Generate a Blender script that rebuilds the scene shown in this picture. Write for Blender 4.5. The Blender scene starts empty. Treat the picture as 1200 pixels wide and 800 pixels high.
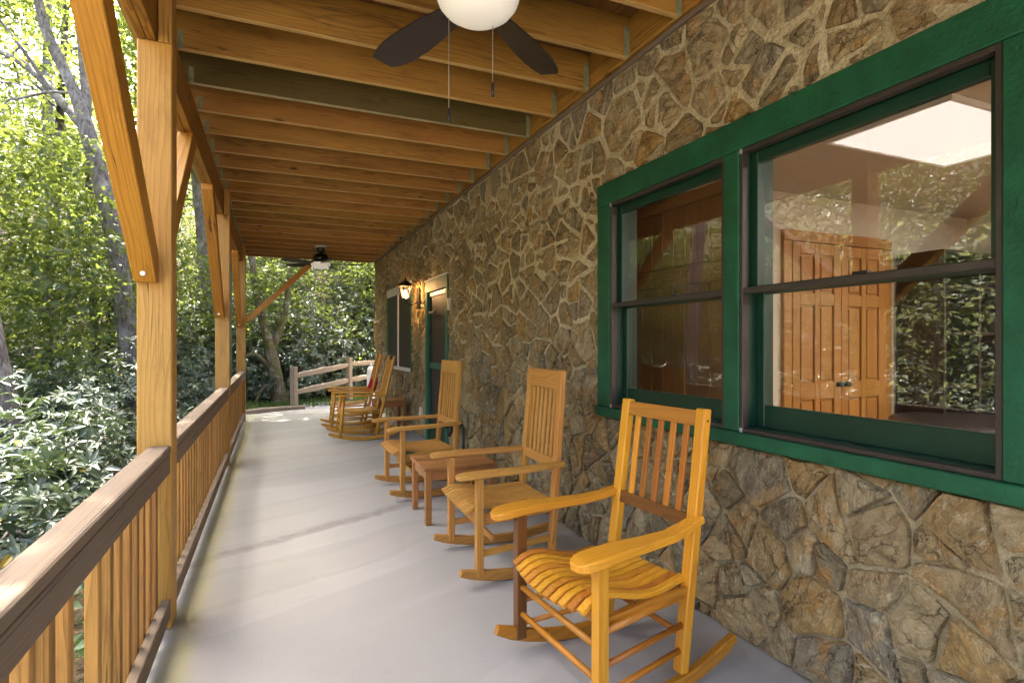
import bpy, bmesh, math, random
import numpy as np
from mathutils import Vector, Matrix, Quaternion, noise as mnoise

random.seed(7); RNG = np.random.default_rng(7)
R = math.radians
scene = bpy.context.scene
COL = scene.collection

# ------------------------------------------------------------------ camera
TH = R(23.18); FPX = 654.0; EYE = 1.326
cam_d = bpy.data.cameras.new('camera')
cam_d.sensor_width = 36; cam_d.lens = FPX / 1200 * 36
cam_d.shift_y = 2 / 1200
cam_d.clip_start = .05; cam_d.clip_end = 2000
cam = bpy.data.objects.new('camera', cam_d); COL.objects.link(cam)
cam.location = (0, 0, EYE); cam.rotation_euler = (R(90), 0, -TH)
scene.camera = cam

# ------------------------------------------------------------------ sky, sun, exposure
SUN_AZ = Vector((-.27, .963)).normalized(); SUN_EL = R(62)
world = bpy.data.worlds.new('World'); scene.world = world; world.use_nodes = True
wn = world.node_tree.nodes; wl = world.node_tree.links
for n in list(wn): wn.remove(n)
sky = wn.new('ShaderNodeTexSky'); sky.sky_type = 'NISHITA'; sky.sun_disc = False
sky.sun_elevation = SUN_EL; sky.sun_rotation = math.atan2(SUN_AZ.x, SUN_AZ.y)
sky.air_density = .6; sky.dust_density = 6.0; sky.ozone_density = 0.2
bg = wn.new('ShaderNodeBackground'); bg.inputs[1].default_value = 0.15
wo = wn.new('ShaderNodeOutputWorld')
wl.new(sky.outputs[0], bg.inputs[0]); wl.new(bg.outputs[0], wo.inputs[0])
sun_d = bpy.data.lights.new('sun', 'SUN'); sun_d.energy = 2.6; sun_d.angle = R(.5); sun_d.color = (1, .95, .86)
sun = bpy.data.objects.new('sun', sun_d); COL.objects.link(sun)
tosun = Vector((SUN_AZ.x * math.cos(SUN_EL), SUN_AZ.y * math.cos(SUN_EL), math.sin(SUN_EL)))
sun.rotation_euler = tosun.to_track_quat('Z', 'Y').to_euler(); sun.location = tosun * 60
vs = scene.view_settings
vs.view_transform = 'Standard'; vs.look = 'None'; vs.gamma = 1; vs.use_curve_mapping = False
vs.exposure = 3.9
cy = scene.cycles
cy.use_denoising = True
try: cy.denoiser = 'OPENIMAGEDENOISE'
except Exception: pass
cy.max_bounces = 10; cy.diffuse_bounces = 6; cy.glossy_bounces = 4; cy.transmission_bounces = 6; cy.transparent_max_bounces = 16
cy.sample_clamp_indirect = 6; cy.caustics_reflective = False; cy.caustics_refractive = False

# ------------------------------------------------------------------ node helpers
class G:
    def __init__(s, name):
        s.m = bpy.data.materials.new(name); s.m.use_nodes = True
        s.nt = s.m.node_tree; s.nt.nodes.clear()
        s.out = s.n('ShaderNodeOutputMaterial')
    def n(s, t, **kw):
        x = s.nt.nodes.new(t)
        for k, v in kw.items(): setattr(x, k, v)
        return x
    def set(s, sock, v):
        if isinstance(v, bpy.types.NodeSocket): s.nt.links.new(v, sock)
        elif v is not None:
            if sock.type == 'RGBA' and hasattr(v, '__len__') and len(v) == 3: v = (*v, 1)
            sock.default_value = v
    def math(s, op, a, b=None, c=None, clamp=False):
        x = s.n('ShaderNodeMath', operation=op, use_clamp=clamp)
        s.set(x.inputs[0], a)
        if b is not None: s.set(x.inputs[1], b)
        if c is not None: s.set(x.inputs[2], c)
        return x.outputs[0]
    def vmath(s, op, a, b=None, scale=None):
        x = s.n('ShaderNodeVectorMath', operation=op)
        s.set(x.inputs[0], a)
        if b is not None: s.set(x.inputs[1], b)
        if scale is not None: s.set(x.inputs[3], scale)
        return x.outputs['Value'] if op in ('LENGTH', 'DOT_PRODUCT', 'DISTANCE') else x.outputs[0]
    def noise(s, vec, scale, detail=3, rough=.55, dist=0, color=False):
        x = s.n('ShaderNodeTexNoise')
        s.set(x.inputs['Vector'], vec); s.set(x.inputs['Scale'], scale); s.set(x.inputs['Detail'], detail)
        s.set(x.inputs['Roughness'], rough); s.set(x.inputs['Distortion'], dist)
        return x.outputs['Color'] if color else x.outputs['Fac']
    def voro(s, vec, scale, feature='F1', out='Distance', rnd=1):
        x = s.n('ShaderNodeTexVoronoi', feature=feature)
        s.set(x.inputs['Vector'], vec); s.set(x.inputs['Scale'], scale); s.set(x.inputs['Randomness'], rnd)
        return x.outputs[out]
    def ramp(s, fac, stops, interp='LINEAR'):
        x = s.n('ShaderNodeValToRGB'); cr = x.color_ramp; cr.interpolation = interp
        while len(cr.elements) < len(stops): cr.elements.new(.5)
        for e, (p, c) in zip(cr.elements, stops):
            e.position = p; e.color = (*c, 1) if hasattr(c, '__len__') else (c, c, c, 1)
        s.set(x.inputs[0], fac); return x.outputs[0]
    def mix(s, fac, a, b, blend='MIX'):
        x = s.n('ShaderNodeMix', data_type='RGBA', blend_type=blend)
        s.set(x.inputs[0], fac); s.set(x.inputs[6], a); s.set(x.inputs[7], b)
        return x.outputs[2]
    def mapr(s, v, a, b, c, d):
        x = s.n('ShaderNodeMapRange'); s.set(x.inputs[0], v)
        for i, q in enumerate((a, b, c, d)): s.set(x.inputs[i + 1], q)
        return x.outputs[0]
    def comb(s, x, y, z):
        n = s.n('ShaderNodeCombineXYZ'); s.set(n.inputs[0], x); s.set(n.inputs[1], y); s.set(n.inputs[2], z); return n.outputs[0]
    def sep(s, v):
        n = s.n('ShaderNodeSeparateXYZ'); s.set(n.inputs[0], v); return n.outputs
    def bump(s, h, strength=.3, dist=.01, normal=None):
        n = s.n('ShaderNodeBump'); s.set(n.inputs['Height'], h); n.inputs['Strength'].default_value = strength
        n.inputs['Distance'].default_value = dist
        if normal is not None: s.set(n.inputs['Normal'], normal)
        return n.outputs[0]
    def obj(s): return s.n('ShaderNodeTexCoord').outputs['Object']
    def pos(s): return s.n('ShaderNodeNewGeometry').outputs['Position']
    def rnd(s): return s.n('ShaderNodeObjectInfo').outputs['Random']
    def attr(s, name, out='Fac'):
        return s.n('ShaderNodeAttribute', attribute_name=name).outputs[out]
    def pr(s, color, rough=.6, normal=None, spec=.5, metal=0, coat=0, emis=None, estr=0, coat_rough=.1):
        p = s.n('ShaderNodeBsdfPrincipled')
        s.set(p.inputs['Base Color'], color); s.set(p.inputs['Roughness'], rough)
        s.set(p.inputs['Specular IOR Level'], spec); s.set(p.inputs['Metallic'], metal)
        s.set(p.inputs['Coat Weight'], coat); s.set(p.inputs['Coat Roughness'], coat_rough)
        if normal is not None: s.set(p.inputs['Normal'], normal)
        if emis is not None:
            s.set(p.inputs['Emission Color'], emis); s.set(p.inputs['Emission Strength'], estr)
        s.nt.links.new(p.outputs[0], s.out.inputs[0]); return p

def sc(r, g, b):   # sRGB 0-255 -> linear
    f = lambda v: ((v / 255 + .055) / 1.055) ** 2.4 if v > 10 else v / 255 / 12.92
    return (f(r), f(g), f(b))

def wood(name, light, dark, ring=32, rough=.55, coat=0, weather=0, knots=.5, var=.25, fiber=.5, grey=(.2, .17, .15), check=0, spec=.35, kscale=(2.2, 6, 6), edge=None):
    """grain along local X"""
    g = G(name); o = g.obj(); r = g.rnd()
    off = g.comb(g.math('MULTIPLY', r, 37.0), g.math('MULTIPLY_ADD', r, .16, -.08),
                 g.math('MULTIPLY_ADD', g.math('FRACT', g.math('MULTIPLY', r, 7.7)), .14, -.03))
    p = g.vmath('ADD', o, off)
    low = g.noise(g.vmath('MULTIPLY', p, (1.1, 5, 5)), 1, 2, .5, color=True)
    lowc = g.vmath('SCALE', g.vmath('SUBTRACT', low, (.5, .5, .5)), scale=.085)
    q = g.vmath('MULTIPLY', g.vmath('ADD', p, lowc), (.02, 1, 1))
    w = g.n('ShaderNodeTexWave', wave_type='RINGS', rings_direction='X', wave_profile='SAW')
    g.set(w.inputs['Vector'], q); w.inputs['Scale'].default_value = ring
    w.inputs['Distortion'].default_value = 1.2; w.inputs['Detail'].default_value = 2; w.inputs['Detail Scale'].default_value = .6
    wave = g.math('POWER', w.outputs['Fac'], 2.2)
    fib = g.noise(g.vmath('MULTIPLY', p, (5, 190, 190)), 1, 3, .6)
    blot = g.noise(g.vmath('MULTIPLY', p, (1.6, 7, 7)), 1, 3, .6)
    fac = g.math('ADD', g.math('MULTIPLY', wave, .55), g.math('MULTIPLY', g.math('SUBTRACT', fib, .45), fiber), clamp=True)
    fac = g.math('ADD', fac, g.math('MULTIPLY', g.math('SUBTRACT', blot, .5), .55), clamp=True)
    c = g.mix(fac, light, dark)
    v = g.math('MULTIPLY_ADD', g.math('FRACT', g.math('MULTIPLY', r, 13.3)), var, 1 - var * .55)
    hs = g.n('ShaderNodeHueSaturation'); g.set(hs.inputs['Color'], c); g.set(hs.inputs['Value'], v)
    g.set(hs.inputs['Hue'], g.math('MULTIPLY_ADD', g.math('FRACT', g.math('MULTIPLY', r, 29.1)), .012, .497))
    c = hs.outputs[0]
    if knots:
        kd = g.voro(g.vmath('MULTIPLY', p, kscale), 1)
        ksel = g.noise(g.vmath('MULTIPLY', p, (.9, 3, 3)), 1.3, 1)
        kmask = g.math('MULTIPLY', g.mapr(kd, .05, .15, 1, 0), g.mapr(ksel, .48, .54, 0, 1), clamp=True)
        c = g.mix(g.math('MULTIPLY', kmask, knots), c, tuple(x * .28 for x in dark))
    if weather:
        wn_ = g.noise(g.vmath('MULTIPLY', p, (3, 26, 26)), 1, 4, .65)
        c = g.mix(g.math('MULTIPLY', g.mapr(wn_, .3, .7, .35, 1), weather, clamp=True), c, grey)
    h = g.math('ADD', g.math('MULTIPLY', fib, 1), g.math('MULTIPLY', wave, .35))
    if check:
        ck = g.noise(g.vmath('MULTIPLY', p, (.8, 34, 34)), 1, 2, .45)
        cm0 = g.math('MULTIPLY', g.mapr(g.math('ABSOLUTE', g.math('SUBTRACT', ck, .5)), .004, .012, 1, 0), g.mapr(g.noise(g.vmath('MULTIPLY', p, (1.3, 4, 4)), 1, 2), .5, .62, 0, 1), clamp=True)
        c = g.mix(g.math('MULTIPLY', cm0, check), c, (.025, .014, .006)); h = g.math('SUBTRACT', h, g.math('MULTIPLY', cm0, 2.0))
        stn = g.noise(g.vmath('MULTIPLY', p, (2.2, 9, 9)), 1, 5, .7)
        c = g.mix(g.mapr(stn, .54, .72, 0, .5), c, tuple(x * .62 for x in dark))
        c = g.mix(g.mapr(stn, .28, .42, .4, 0), c, tuple(min(1, x * 1.25) for x in light))
    if weather:
        crack = g.noise(g.vmath('MULTIPLY', p, (1.5, 60, 60)), 1, 2, .5)
        cm = g.mapr(crack, .30, .36, 0, 1)
        c = g.mix(g.math('MULTIPLY', g.math('SUBTRACT', 1, cm), .6 * weather), c, (.03, .025, .02))
        h = g.math('ADD', h, g.math('MULTIPLY', cm, 1.5))
    if edge:      # paler tone along the lower edge of the joist
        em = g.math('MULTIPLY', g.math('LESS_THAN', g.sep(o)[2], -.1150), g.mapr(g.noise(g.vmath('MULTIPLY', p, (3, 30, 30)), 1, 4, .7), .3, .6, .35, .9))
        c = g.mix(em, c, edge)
    b = g.bump(h, .35 if not coat else .12, .003)
    g.pr(c, g.math('MULTIPLY_ADD', fib, .25, rough - .12), b, spec=spec, coat=coat, coat_rough=.25)
    return g.m

def plain(name, col, rough=.5, spec=.5, metal=0, bump=0, bscale=60, var=.12, vscale=6, coat=0):
    g = G(name); o = g.obj()
    n = g.noise(o, vscale, 4, .6)
    c = g.mix(g.mapr(n, .3, .7, 0, 1), tuple(x * (1 - var) for x in col), tuple(min(1, x * (1 + var)) for x in col))
    nb = g.bump(g.noise(o, bscale, 4, .6), bump, .004) if bump else None
    g.pr(c, g.math('MULTIPLY_ADD', n, .2, rough - .1), nb, spec, metal, coat)
    return g.m

M = {}
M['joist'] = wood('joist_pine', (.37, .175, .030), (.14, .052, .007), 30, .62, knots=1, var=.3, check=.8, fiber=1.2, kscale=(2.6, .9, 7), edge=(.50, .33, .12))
M['beam'] = wood('beam_pine', (.36, .165, .026), (.14, .05, .006), 30, .62, knots=1, var=.2, check=.8, fiber=1.2, kscale=(2.6, .9, 7))
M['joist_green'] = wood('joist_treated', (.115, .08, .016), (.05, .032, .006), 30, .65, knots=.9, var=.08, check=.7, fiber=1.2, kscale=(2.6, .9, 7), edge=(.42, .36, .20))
M['deck'] = wood('deck_board', (.20, .085, .026), (.08, .03, .009), 30, .7, knots=.6, var=.55, check=.7, fiber=.9, kscale=(2.6, 7, .9))
M['post'] = wood('post_pine', (.46, .235, .052), (.29, .125, .02), 22, .6, knots=.9, var=.10, check=.8, fiber=.9, kscale=(1.7, 3.6, 3.6))
M['brace'] = wood('brace_pine', (.48, .205, .028), (.20, .068, .008), 20, .5, knots=1, var=.14, check=1, fiber=.9, kscale=(1.8, 4, 4))
M['rail'] = wood('rail_weathered', (.225, .145, .078), (.09, .055, .028), 30, .75, weather=.8, knots=.5, var=.12, grey=(.168, .136, .102))
M['baluster'] = wood('baluster_pine', (.40, .19, .042), (.16, .065, .013), 24, .65, knots=.8, var=.5, check=.6, fiber=1.0, kscale=(3, 5, 5))
M['chair_yellow'] = wood('chair_varnish_yellow', (.66, .285, .020), (.46, .165, .010), 26, .42, coat=.12, knots=.12, var=.14, fiber=.5)
M['chair_orange'] = wood('chair_varnish_orange', (.50, .18, .018), (.28, .085, .008), 26, .42, coat=.12, knots=.12, var=.3, fiber=.5)
M['chair_brown'] = wood('chair_varnish_brown', (.17, .058, .012), (.08, .026, .006), 26, .38, coat=.25, knots=.1, var=.15)
M['chair_brown2'] = wood('chair_varnish_chestnut', (.36, .125, .016), (.2, .06, .008), 26, .42, coat=.12, knots=.1, var=.25, fiber=.5)
M['teak'] = wood('teak_light', (.52, .24, .050), (.30, .12, .020), 34, .5, knots=.06, var=.16, fiber=.45)
M['chair_gold'] = wood('chair_golden', (.58, .265, .03), (.38, .145, .014), 30, .42, coat=.2, knots=.1, var=.15)
M['table'] = wood('table_brown', (.40, .165, .045), (.17, .06, .016), 30, .42, coat=.2, knots=.1, var=.35)
M['pine_door'] = wood('pine_door', (.40, .18, .045), (.22, .085, .018), 24, .45, coat=.15, knots=.5, var=.1)
M['cupboard'] = wood('cupboard_wood', (.27, .135, .055), (.14, .065, .025), 24, .5, knots=.3, var=.2)
M['split_rail'] = wood('split_rail', (.36, .27, .18), (.2, .14, .085), 22, .8, weather=.5, knots=.3, var=.2, grey=(.28, .235, .185))
M['green'] = plain('green_paint', (.009, .082, .033), .6, .35, bump=.8, bscale=75, var=.3, vscale=7)
M['green_dark'] = plain('green_sash_paint', (.004, .034, .017), .4, .5, bump=.1, bscale=60, var=.15)
M['green_faded'] = plain('green_faded_paint', (.035, .125, .075), .6, .3, bump=.2, bscale=80, var=.2)
M['brown_metal'] = plain('brown_aluminium', (.055, .043, .034), .45, .5, metal=.3, var=.15)
M['grey_metal'] = plain('grey_aluminium', (.42, .42, .42), .4, .5, metal=.5, var=.1)
M['white_trim'] = plain('white_trim', (.7, .68, .66), .5, .4, var=.06)
M['hanger'] = plain('hanger_metal', (.19, .20, .10), .6, .4, metal=.15, bump=.2, var=.4, vscale=30)
M['bolt'] = plain('bolt_metal', (.55, .5, .38), .4, .5, metal=.7)
M['fan_dark'] = plain('fan_bronze', (.022, .016, .012), .38, .5, metal=.2)
M['fan_blade'] = wood('fan_blade', (.03, .02, .014), (.015, .01, .007), 30, .45, knots=0, var=.05)
M['black'] = plain('black_iron', (.012, .012, .012), .45, .5)
M['chain'] = plain('chain_brass', (.35, .31, .25), .4, .5, metal=.6)
M['ivory'] = plain('ivory_plastic', (.62, .55, .40), .4, .4, var=.04)
M['white_plastic'] = plain('white_plastic', (.78, .78, .8), .4, .5, var=.05)
M['red_cloth'] = plain('red_cloth', (.42, .015, .03), .9, .1, bump=.3, bscale=300)
M['mat_green'] = plain('mat_green', (.02, .055, .04), .95, .1, bump=.6, bscale=240, var=.3)
M['downspout'] = plain('downspout_green', (.10, .22, .19), .45, .4)
M['screen'] = plain('insect_screen', (.032, .026, .023), .55, .35, bump=.1, bscale=400, var=.25, vscale=3)
M['room_wall'] = plain('room_wall_paint', (.56, .50, .41), .8, .2, var=.03)
M['room_ceiling'] = plain('room_ceiling_paint', (.46, .40, .33), .9, .1, var=.03)
M['room_floor'] = plain('room_floor_vinyl', (.25, .17, .11), .5, .3)
M['table_dark'] = plain('games_table', (.022, .018, .016), .35, .5, var=.2)
M['felt'] = plain('games_table_top', (.035, .03, .028), .4, .5, var=.4, vscale=40)
M['box_red'] = plain('box_red', (.45, .03, .02), .5, .4)
M['box_white'] = plain('box_white', (.75, .72, .66), .5, .4)
M['box_yellow'] = plain('box_yellow', (.75, .50, .03), .5, .4)
M['backplate'] = plain('siding', (.30, .24, .17), .8, .2)

g = G('bowl_glass'); g.pr((.74, .70, .60), .35, None, .5, emis=(1, .93, .8), estr=0.02); M['bowl'] = g.m
g = G('light_panel'); g.pr((.8, .76, .72), .5, None, .3, emis=(1, .92, .90), estr=.062); M['panel'] = g.m
g = G('light_panel_fill'); g.pr((.8, .76, .72), .5, None, .3, emis=(1, .94, .88), estr=3.2); M['panel_fill'] = g.m  # for added unseen panels that fill the room with light
g = G('bulb_flame'); g.pr((1, .9, .7), .5, None, .3, emis=(1, .62, .28), estr=9); M['bulb'] = g.m

# window glass: clear with a Fresnel reflection
def glass(name, ior, tint=(1, 1, 1)):
    g = G(name)
    geo = g.n('ShaderNodeNewGeometry')
    cs = g.math('ABSOLUTE', g.vmath('DOT_PRODUCT', geo.outputs['Incoming'], geo.outputs['Normal']))
    f0 = ((ior - 1) / (ior + 1)) ** 2
    fr = g.math('MULTIPLY_ADD', g.math('POWER', g.math('SUBTRACT', 1, cs), 5), 1 - f0, f0)     # Schlick, same from both sides
    t = g.n('ShaderNodeBsdfTransparent'); g.set(t.inputs[0], tint)
    gl = g.n('ShaderNodeBsdfGlossy'); gl.inputs['Roughness'].default_value = .008
    o = g.obj(); nb = g.bump(g.noise(o, 3.0, 1), .02, .02); g.set(gl.inputs['Normal'], nb)
    m = g.n('ShaderNodeMixShader'); g.set(m.inputs[0], fr)
    g.nt.links.new(t.outputs[0], m.inputs[1]); g.nt.links.new(gl.outputs[0], m.inputs[2])
    g.nt.links.new(m.outputs[0], g.out.inputs[0]); return g.m
M['glass'] = glass('window_glass', 1.66, (.97, .97, .95))
M['lamp_glass'] = glass('lantern_glass', 1.4, (1, .95, .88))

# stone
def stone_mat():
    g = G('field_stone'); p = g.pos(); t = g.attr('tint', 'Color'); s = g.sep(t)
    n0 = g.noise(p, 2.6, 4, .6)
    dirv = g.vmath('ADD', p, g.vmath('SCALE', t, scale=9.0))
    # slanted strata, direction varies a little with the stone
    rot = g.n('ShaderNodeVectorRotate', rotation_type='X_AXIS'); g.set(rot.inputs['Vector'], dirv)
    g.set(rot.inputs['Angle'], g.math('MULTIPLY_ADD', s[1], 2.6, -.5))
    q = rot.outputs[0]
    lay = g.noise(g.vmath('MULTIPLY', q, (12, 9, 22)), 1, 7, .7, .35)
    big = g.noise(dirv, 8, 4, .6, .5)
    fine = g.noise(p, 70, 4, .7)
    base = g.ramp(s[0], [(0, sc(140, 128, 98)), (.18, sc(178, 150, 100)), (.34, sc(190, 172, 132)), (.5, sc(196, 158, 92)), (.64, sc(150, 138, 106)), (.78, sc(206, 184, 136)), (.9, sc(172, 158, 122)), (1, sc(150, 140, 116))])
    c = g.mix(g.mapr(lay, .38, .66, 0, .8), base, g.mix(.55, base, sc(92, 72, 46)))
    c = g.mix(g.mapr(big, .52, .70, 0, .8), c, sc(190, 140, 66))          # iron ochre
    c = g.mix(g.mapr(g.noise(dirv, 7, 6, .7, .3), .56, .68, 0, .65), c, sc(104, 88, 66))
    pale = g.math('MULTIPLY', g.mapr(g.noise(g.vmath('MULTIPLY', q, (16, 12, 30)), 1, 7, .72, .5), .55, .66, 0, 1), g.mapr(s[2], .1, .9, .25, .95))
    c = g.mix(pale, c, sc(214, 198, 154))
    c = g.mix(g.mapr(fine, .60, .76, 0, .6), c, sc(212, 200, 168))
    c = g.mix(g.mapr(fine, .22, .40, .6, 0), c, sc(62, 50, 34))
    crk = g.voro(g.vmath('ADD', g.vmath('MULTIPLY', q, (9, 7, 15)), g.vmath('SCALE', g.noise(dirv, 20, 4, .7, color=True), scale=.8)), 1, 'DISTANCE_TO_EDGE')
    ckm = g.math('MULTIPLY', g.mapr(crk, .0, .035, 1, 0), g.mapr(g.noise(dirv, 6, 3, .6), .45, .6, 0, 1), clamp=True)
    c = g.mix(g.math('MULTIPLY', ckm, .7), c, sc(58, 46, 32))
    vein = g.math('ABSOLUTE', g.math('SUBTRACT', g.noise(g.vmath('MULTIPLY', q, (7, 5, 16)), 1, 5, .7, .6), .5))
    c = g.mix(g.math('MULTIPLY', g.mapr(vein, .004, .018, 1, 0), g.mapr(s[1], .3, .9, .05, .5)), c, sc(222, 208, 170))
    h = g.math('ADD', g.math('MULTIPLY', lay, 1.3), g.math('MULTIPLY', big, 1.2))
    h = g.math('SUBTRACT', h, g.math('MULTIPLY', ckm, .5))
    h = g.math('ADD', h, g.math('MULTIPLY', fine, .4))
    h = g.math('ADD', h, g.math('MULTIPLY', g.noise(dirv, 22, 6, .7, .2), 1.0))
    vor = g.voro(g.vmath('MULTIPLY', q, (14, 12, 20)), 1, 'F1')
    h = g.math('ADD', h, g.math('MULTIPLY', vor, .9))
    g.pr(c, .78, g.bump(h, 1.0, .035), .3); return g.m
M['stone'] = stone_mat()
def mortar_mat():
    g = G('mortar'); p = g.pos()
    n = g.noise(p, 3.2, 5, .65); f = g.noise(p, 55, 5, .7)
    z = g.sep(p)[2]
    c = g.ramp(n, [(.3, sc(186, 170, 130)), (.48, sc(212, 198, 156)), (.7, sc(232, 220, 182))])
    c = g.mix(g.mapr(f, .36, .52, .55, 0), c, sc(140, 126, 96))
    c = g.mix(g.mapr(g.noise(p, 160, 3, .7), .55, .7, 0, .5), c, sc(236, 226, 196))
    c = g.mix(g.mapr(g.math('ADD', z, g.math('MULTIPLY', n, .9)), .9, 2.0, .65, 0), c, sc(154, 138, 104))   # darker and browner towards the bottom
    g.pr(c, .9, g.bump(g.math('ADD', f, g.math('MULTIPLY', g.noise(p, 16, 4), 2)), 1, .02), .2); return g.m
M['mortar'] = mortar_mat()

def floor_mat():
    g = G('painted_concrete'); p = g.pos(); s = g.sep(p)
    warp = g.noise(p, .8, 3, .6)
    y2 = g.math('ADD', g.math('ADD', s[1], g.math('MULTIPLY', s[0], -.42)), g.math('MULTIPLY', warp, .45))
    band = g.noise(g.comb(g.math('MULTIPLY', s[0], .12), g.math('MULTIPLY', y2, 1.15), 0), 1, 2.5, .5)
    mott = g.noise(p, 1.7, 5, .65); fine = g.noise(p, 42, 4, .7)
    c = g.ramp(band, [(.34, sc(164, 161, 150)), (.36, sc(171, 168, 157)), (.46, sc(174, 171, 160)), (.475, sc(168, 165, 154)), (.53, sc(171, 168, 157)), (.545, sc(179, 176, 166)), (.66, sc(175, 172, 161))])
    c = g.mix(g.mapr(mott, .35, .7, .35, 0), c, sc(152, 149, 143))
    # a dark wet-looking streak across the slab
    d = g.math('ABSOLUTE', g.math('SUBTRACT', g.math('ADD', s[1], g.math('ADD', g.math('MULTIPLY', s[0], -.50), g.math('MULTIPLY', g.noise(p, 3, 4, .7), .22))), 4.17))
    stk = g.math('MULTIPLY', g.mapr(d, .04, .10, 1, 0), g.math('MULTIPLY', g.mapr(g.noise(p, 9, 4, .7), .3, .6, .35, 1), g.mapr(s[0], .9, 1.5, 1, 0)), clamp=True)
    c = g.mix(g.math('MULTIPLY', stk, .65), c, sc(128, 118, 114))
    # algae line under the railing
    e = g.math('ABSOLUTE', g.math('ADD', s[0], g.math('MULTIPLY_ADD', g.noise(p, 2.2, 4), .08, .325)))
    alg = g.math('MULTIPLY', g.mapr(e, .015, .075, 1, 0), g.mapr(g.noise(p, 5, 4, .7), .25, .6, .45, 1), clamp=True)
    c = g.mix(g.math('MULTIPLY', alg, .6), c, sc(182, 178, 120))
    spk = g.math('MULTIPLY', g.mapr(g.voro(p, 22), .03, .11, 1, 0), g.mapr(g.noise(p, 2.4, 3, .6), .48, .6, 0, 1), clamp=True)
    c = g.mix(g.math('MULTIPLY', spk, .7), c, sc(104, 98, 92))
    c = g.mix(g.mapr(fine, .58, .8, 0, .4), c, sc(140, 136, 129))
    grit = g.noise(p, 140, 3, .7); c = g.mix(g.mapr(grit, .62, .72, 0, .35), c, sc(96, 88, 76))
    scuff = g.noise(g.vmath('MULTIPLY', p, (3, 14, 1)), 1, 5, .75, .6); c = g.mix(g.mapr(scuff, .58, .7, 0, .4), c, sc(158, 154, 147))
    wall_side = g.math('MULTIPLY', g.mapr(s[0], 1.55, 1.95, 0, 1), g.mapr(mott, .3, .6, .4, 1)); c = g.mix(g.math('MULTIPLY', wall_side, .5), c, sc(126, 114, 94))  # floor darker and browner towards the wall
    g.pr(c, g.mapr(mott, .3, .7, .42, .60), g.bump(g.math('ADD', g.math('MULTIPLY', mott, 2), fine), .12, .01), .4); return g.m
M['floor'] = floor_mat()

def ground_mat():
    g = G('forest_floor'); p = g.pos()
    n = g.noise(p, 1.2, 5, .65); f = g.noise(p, 18, 5, .7)
    c = g.ramp(f, [(.3, (.018, .014, .008)), (.5, (.06, .042, .022)), (.65, (.12, .08, .04)), (.8, (.2, .14, .08))])
    c = g.mix(g.mapr(n, .5, .65, 0, .8), c, g.mix(g.mapr(f, .4, .6, 0, 1), (.03, .06, .012), (.07, .12, .03)))
    g.pr(c, .95, g.bump(f, .8, .05), .2); return g.m
M['ground'] = ground_mat()
g = G('gravel_stone'); p = g.pos(); v = g.voro(p, 38, out='Color'); v2 = g.voro(p, 38)
c = g.mix(.6, (.42, .39, .39), g.ramp(g.sep(v)[0], [(0, (.22, .2, .19)), (1, (.6, .57, .56))]))
g.pr(c, .9, g.bump(v2, 1, .03), .2); M['gravel'] = g.m

def bark(name, a, b, moss=0.0, scale=1):
    g = G(name); p = g.pos(); o = g.vmath('MULTIPLY', p, (1, 1, .22))
    v = g.noise(o, 26 * scale, 5, .7, .6); w = g.noise(p, 4, 4, .6)
    c = g.mix(g.mapr(v, .35, .65, 0, 1), a, b)
    c = g.mix(g.mapr(w, .5, .68, 0, .7), c, (.42, .40, .36))       # lichen
    if moss: c = g.mix(g.mapr(g.noise(p, 6, 5, .7), .42, .6, 0, moss), c, (.09, .10, .02))
    g.pr(c, .9, g.bump(v, 1, .04), .2); return g.m
M['bark'] = bark('bark_grey', (.085, .07, .06), (.27, .24, .21))
M['bark_dark'] = bark('bark_dark', (.03, .022, .017), (.11, .08, .06))
M['bark_moss'] = bark('bark_moss', (.06, .045, .03), (.20, .15, .10), .8)

def leaf(name, dark, light, trans, tcol, rough=.45, spec=.5, yellow=0):
    g = G(name); r = g.attr('tint', 'Color'); s = g.sep(r)
    c = g.mix(s[0], dark, light)
    if yellow: c = g.mix(g.mapr(s[1], 1 - yellow, 1 - yellow + .01, 0, 1), c, (.36, .24, .02))
    p = g.n('ShaderNodeBsdfPrincipled'); g.set(p.inputs['Base Color'], c); g.set(p.inputs['Roughness'], rough); g.set(p.inputs['Specular IOR Level'], spec)
    t = g.n('ShaderNodeBsdfTranslucent'); g.set(t.inputs[0], g.mix(s[0], tuple(x * .6 for x in tcol), tcol))
    m = g.n('ShaderNodeMixShader'); m.inputs[0].default_value = trans
    g.nt.links.new(p.outputs[0], m.inputs[1]); g.nt.links.new(t.outputs[0], m.inputs[2]); g.nt.links.new(m.outputs[0], g.out.inputs[0])
    return g.m
M['leaf'] = leaf('leaf_broad', (.036, .068, .014), (.105, .155, .036), .5, (.27, .33, .055))
M['leaf_pale'] = leaf('leaf_pale', (.12, .17, .06), (.30, .34, .20), .45, (.48, .52, .2))
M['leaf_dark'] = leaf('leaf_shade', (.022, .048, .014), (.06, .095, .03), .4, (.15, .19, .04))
M['leaf_rhodo'] = leaf('leaf_rhododendron', (.04, .07, .038), (.12, .155, .095), .14, (.14, .2, .05), rough=.34, spec=.6, yellow=.015)
M['leaf_ivy'] = leaf('leaf_ground', (.03, .07, .018), (.08, .14, .035), .3, (.16, .26, .04), rough=.4)

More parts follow.
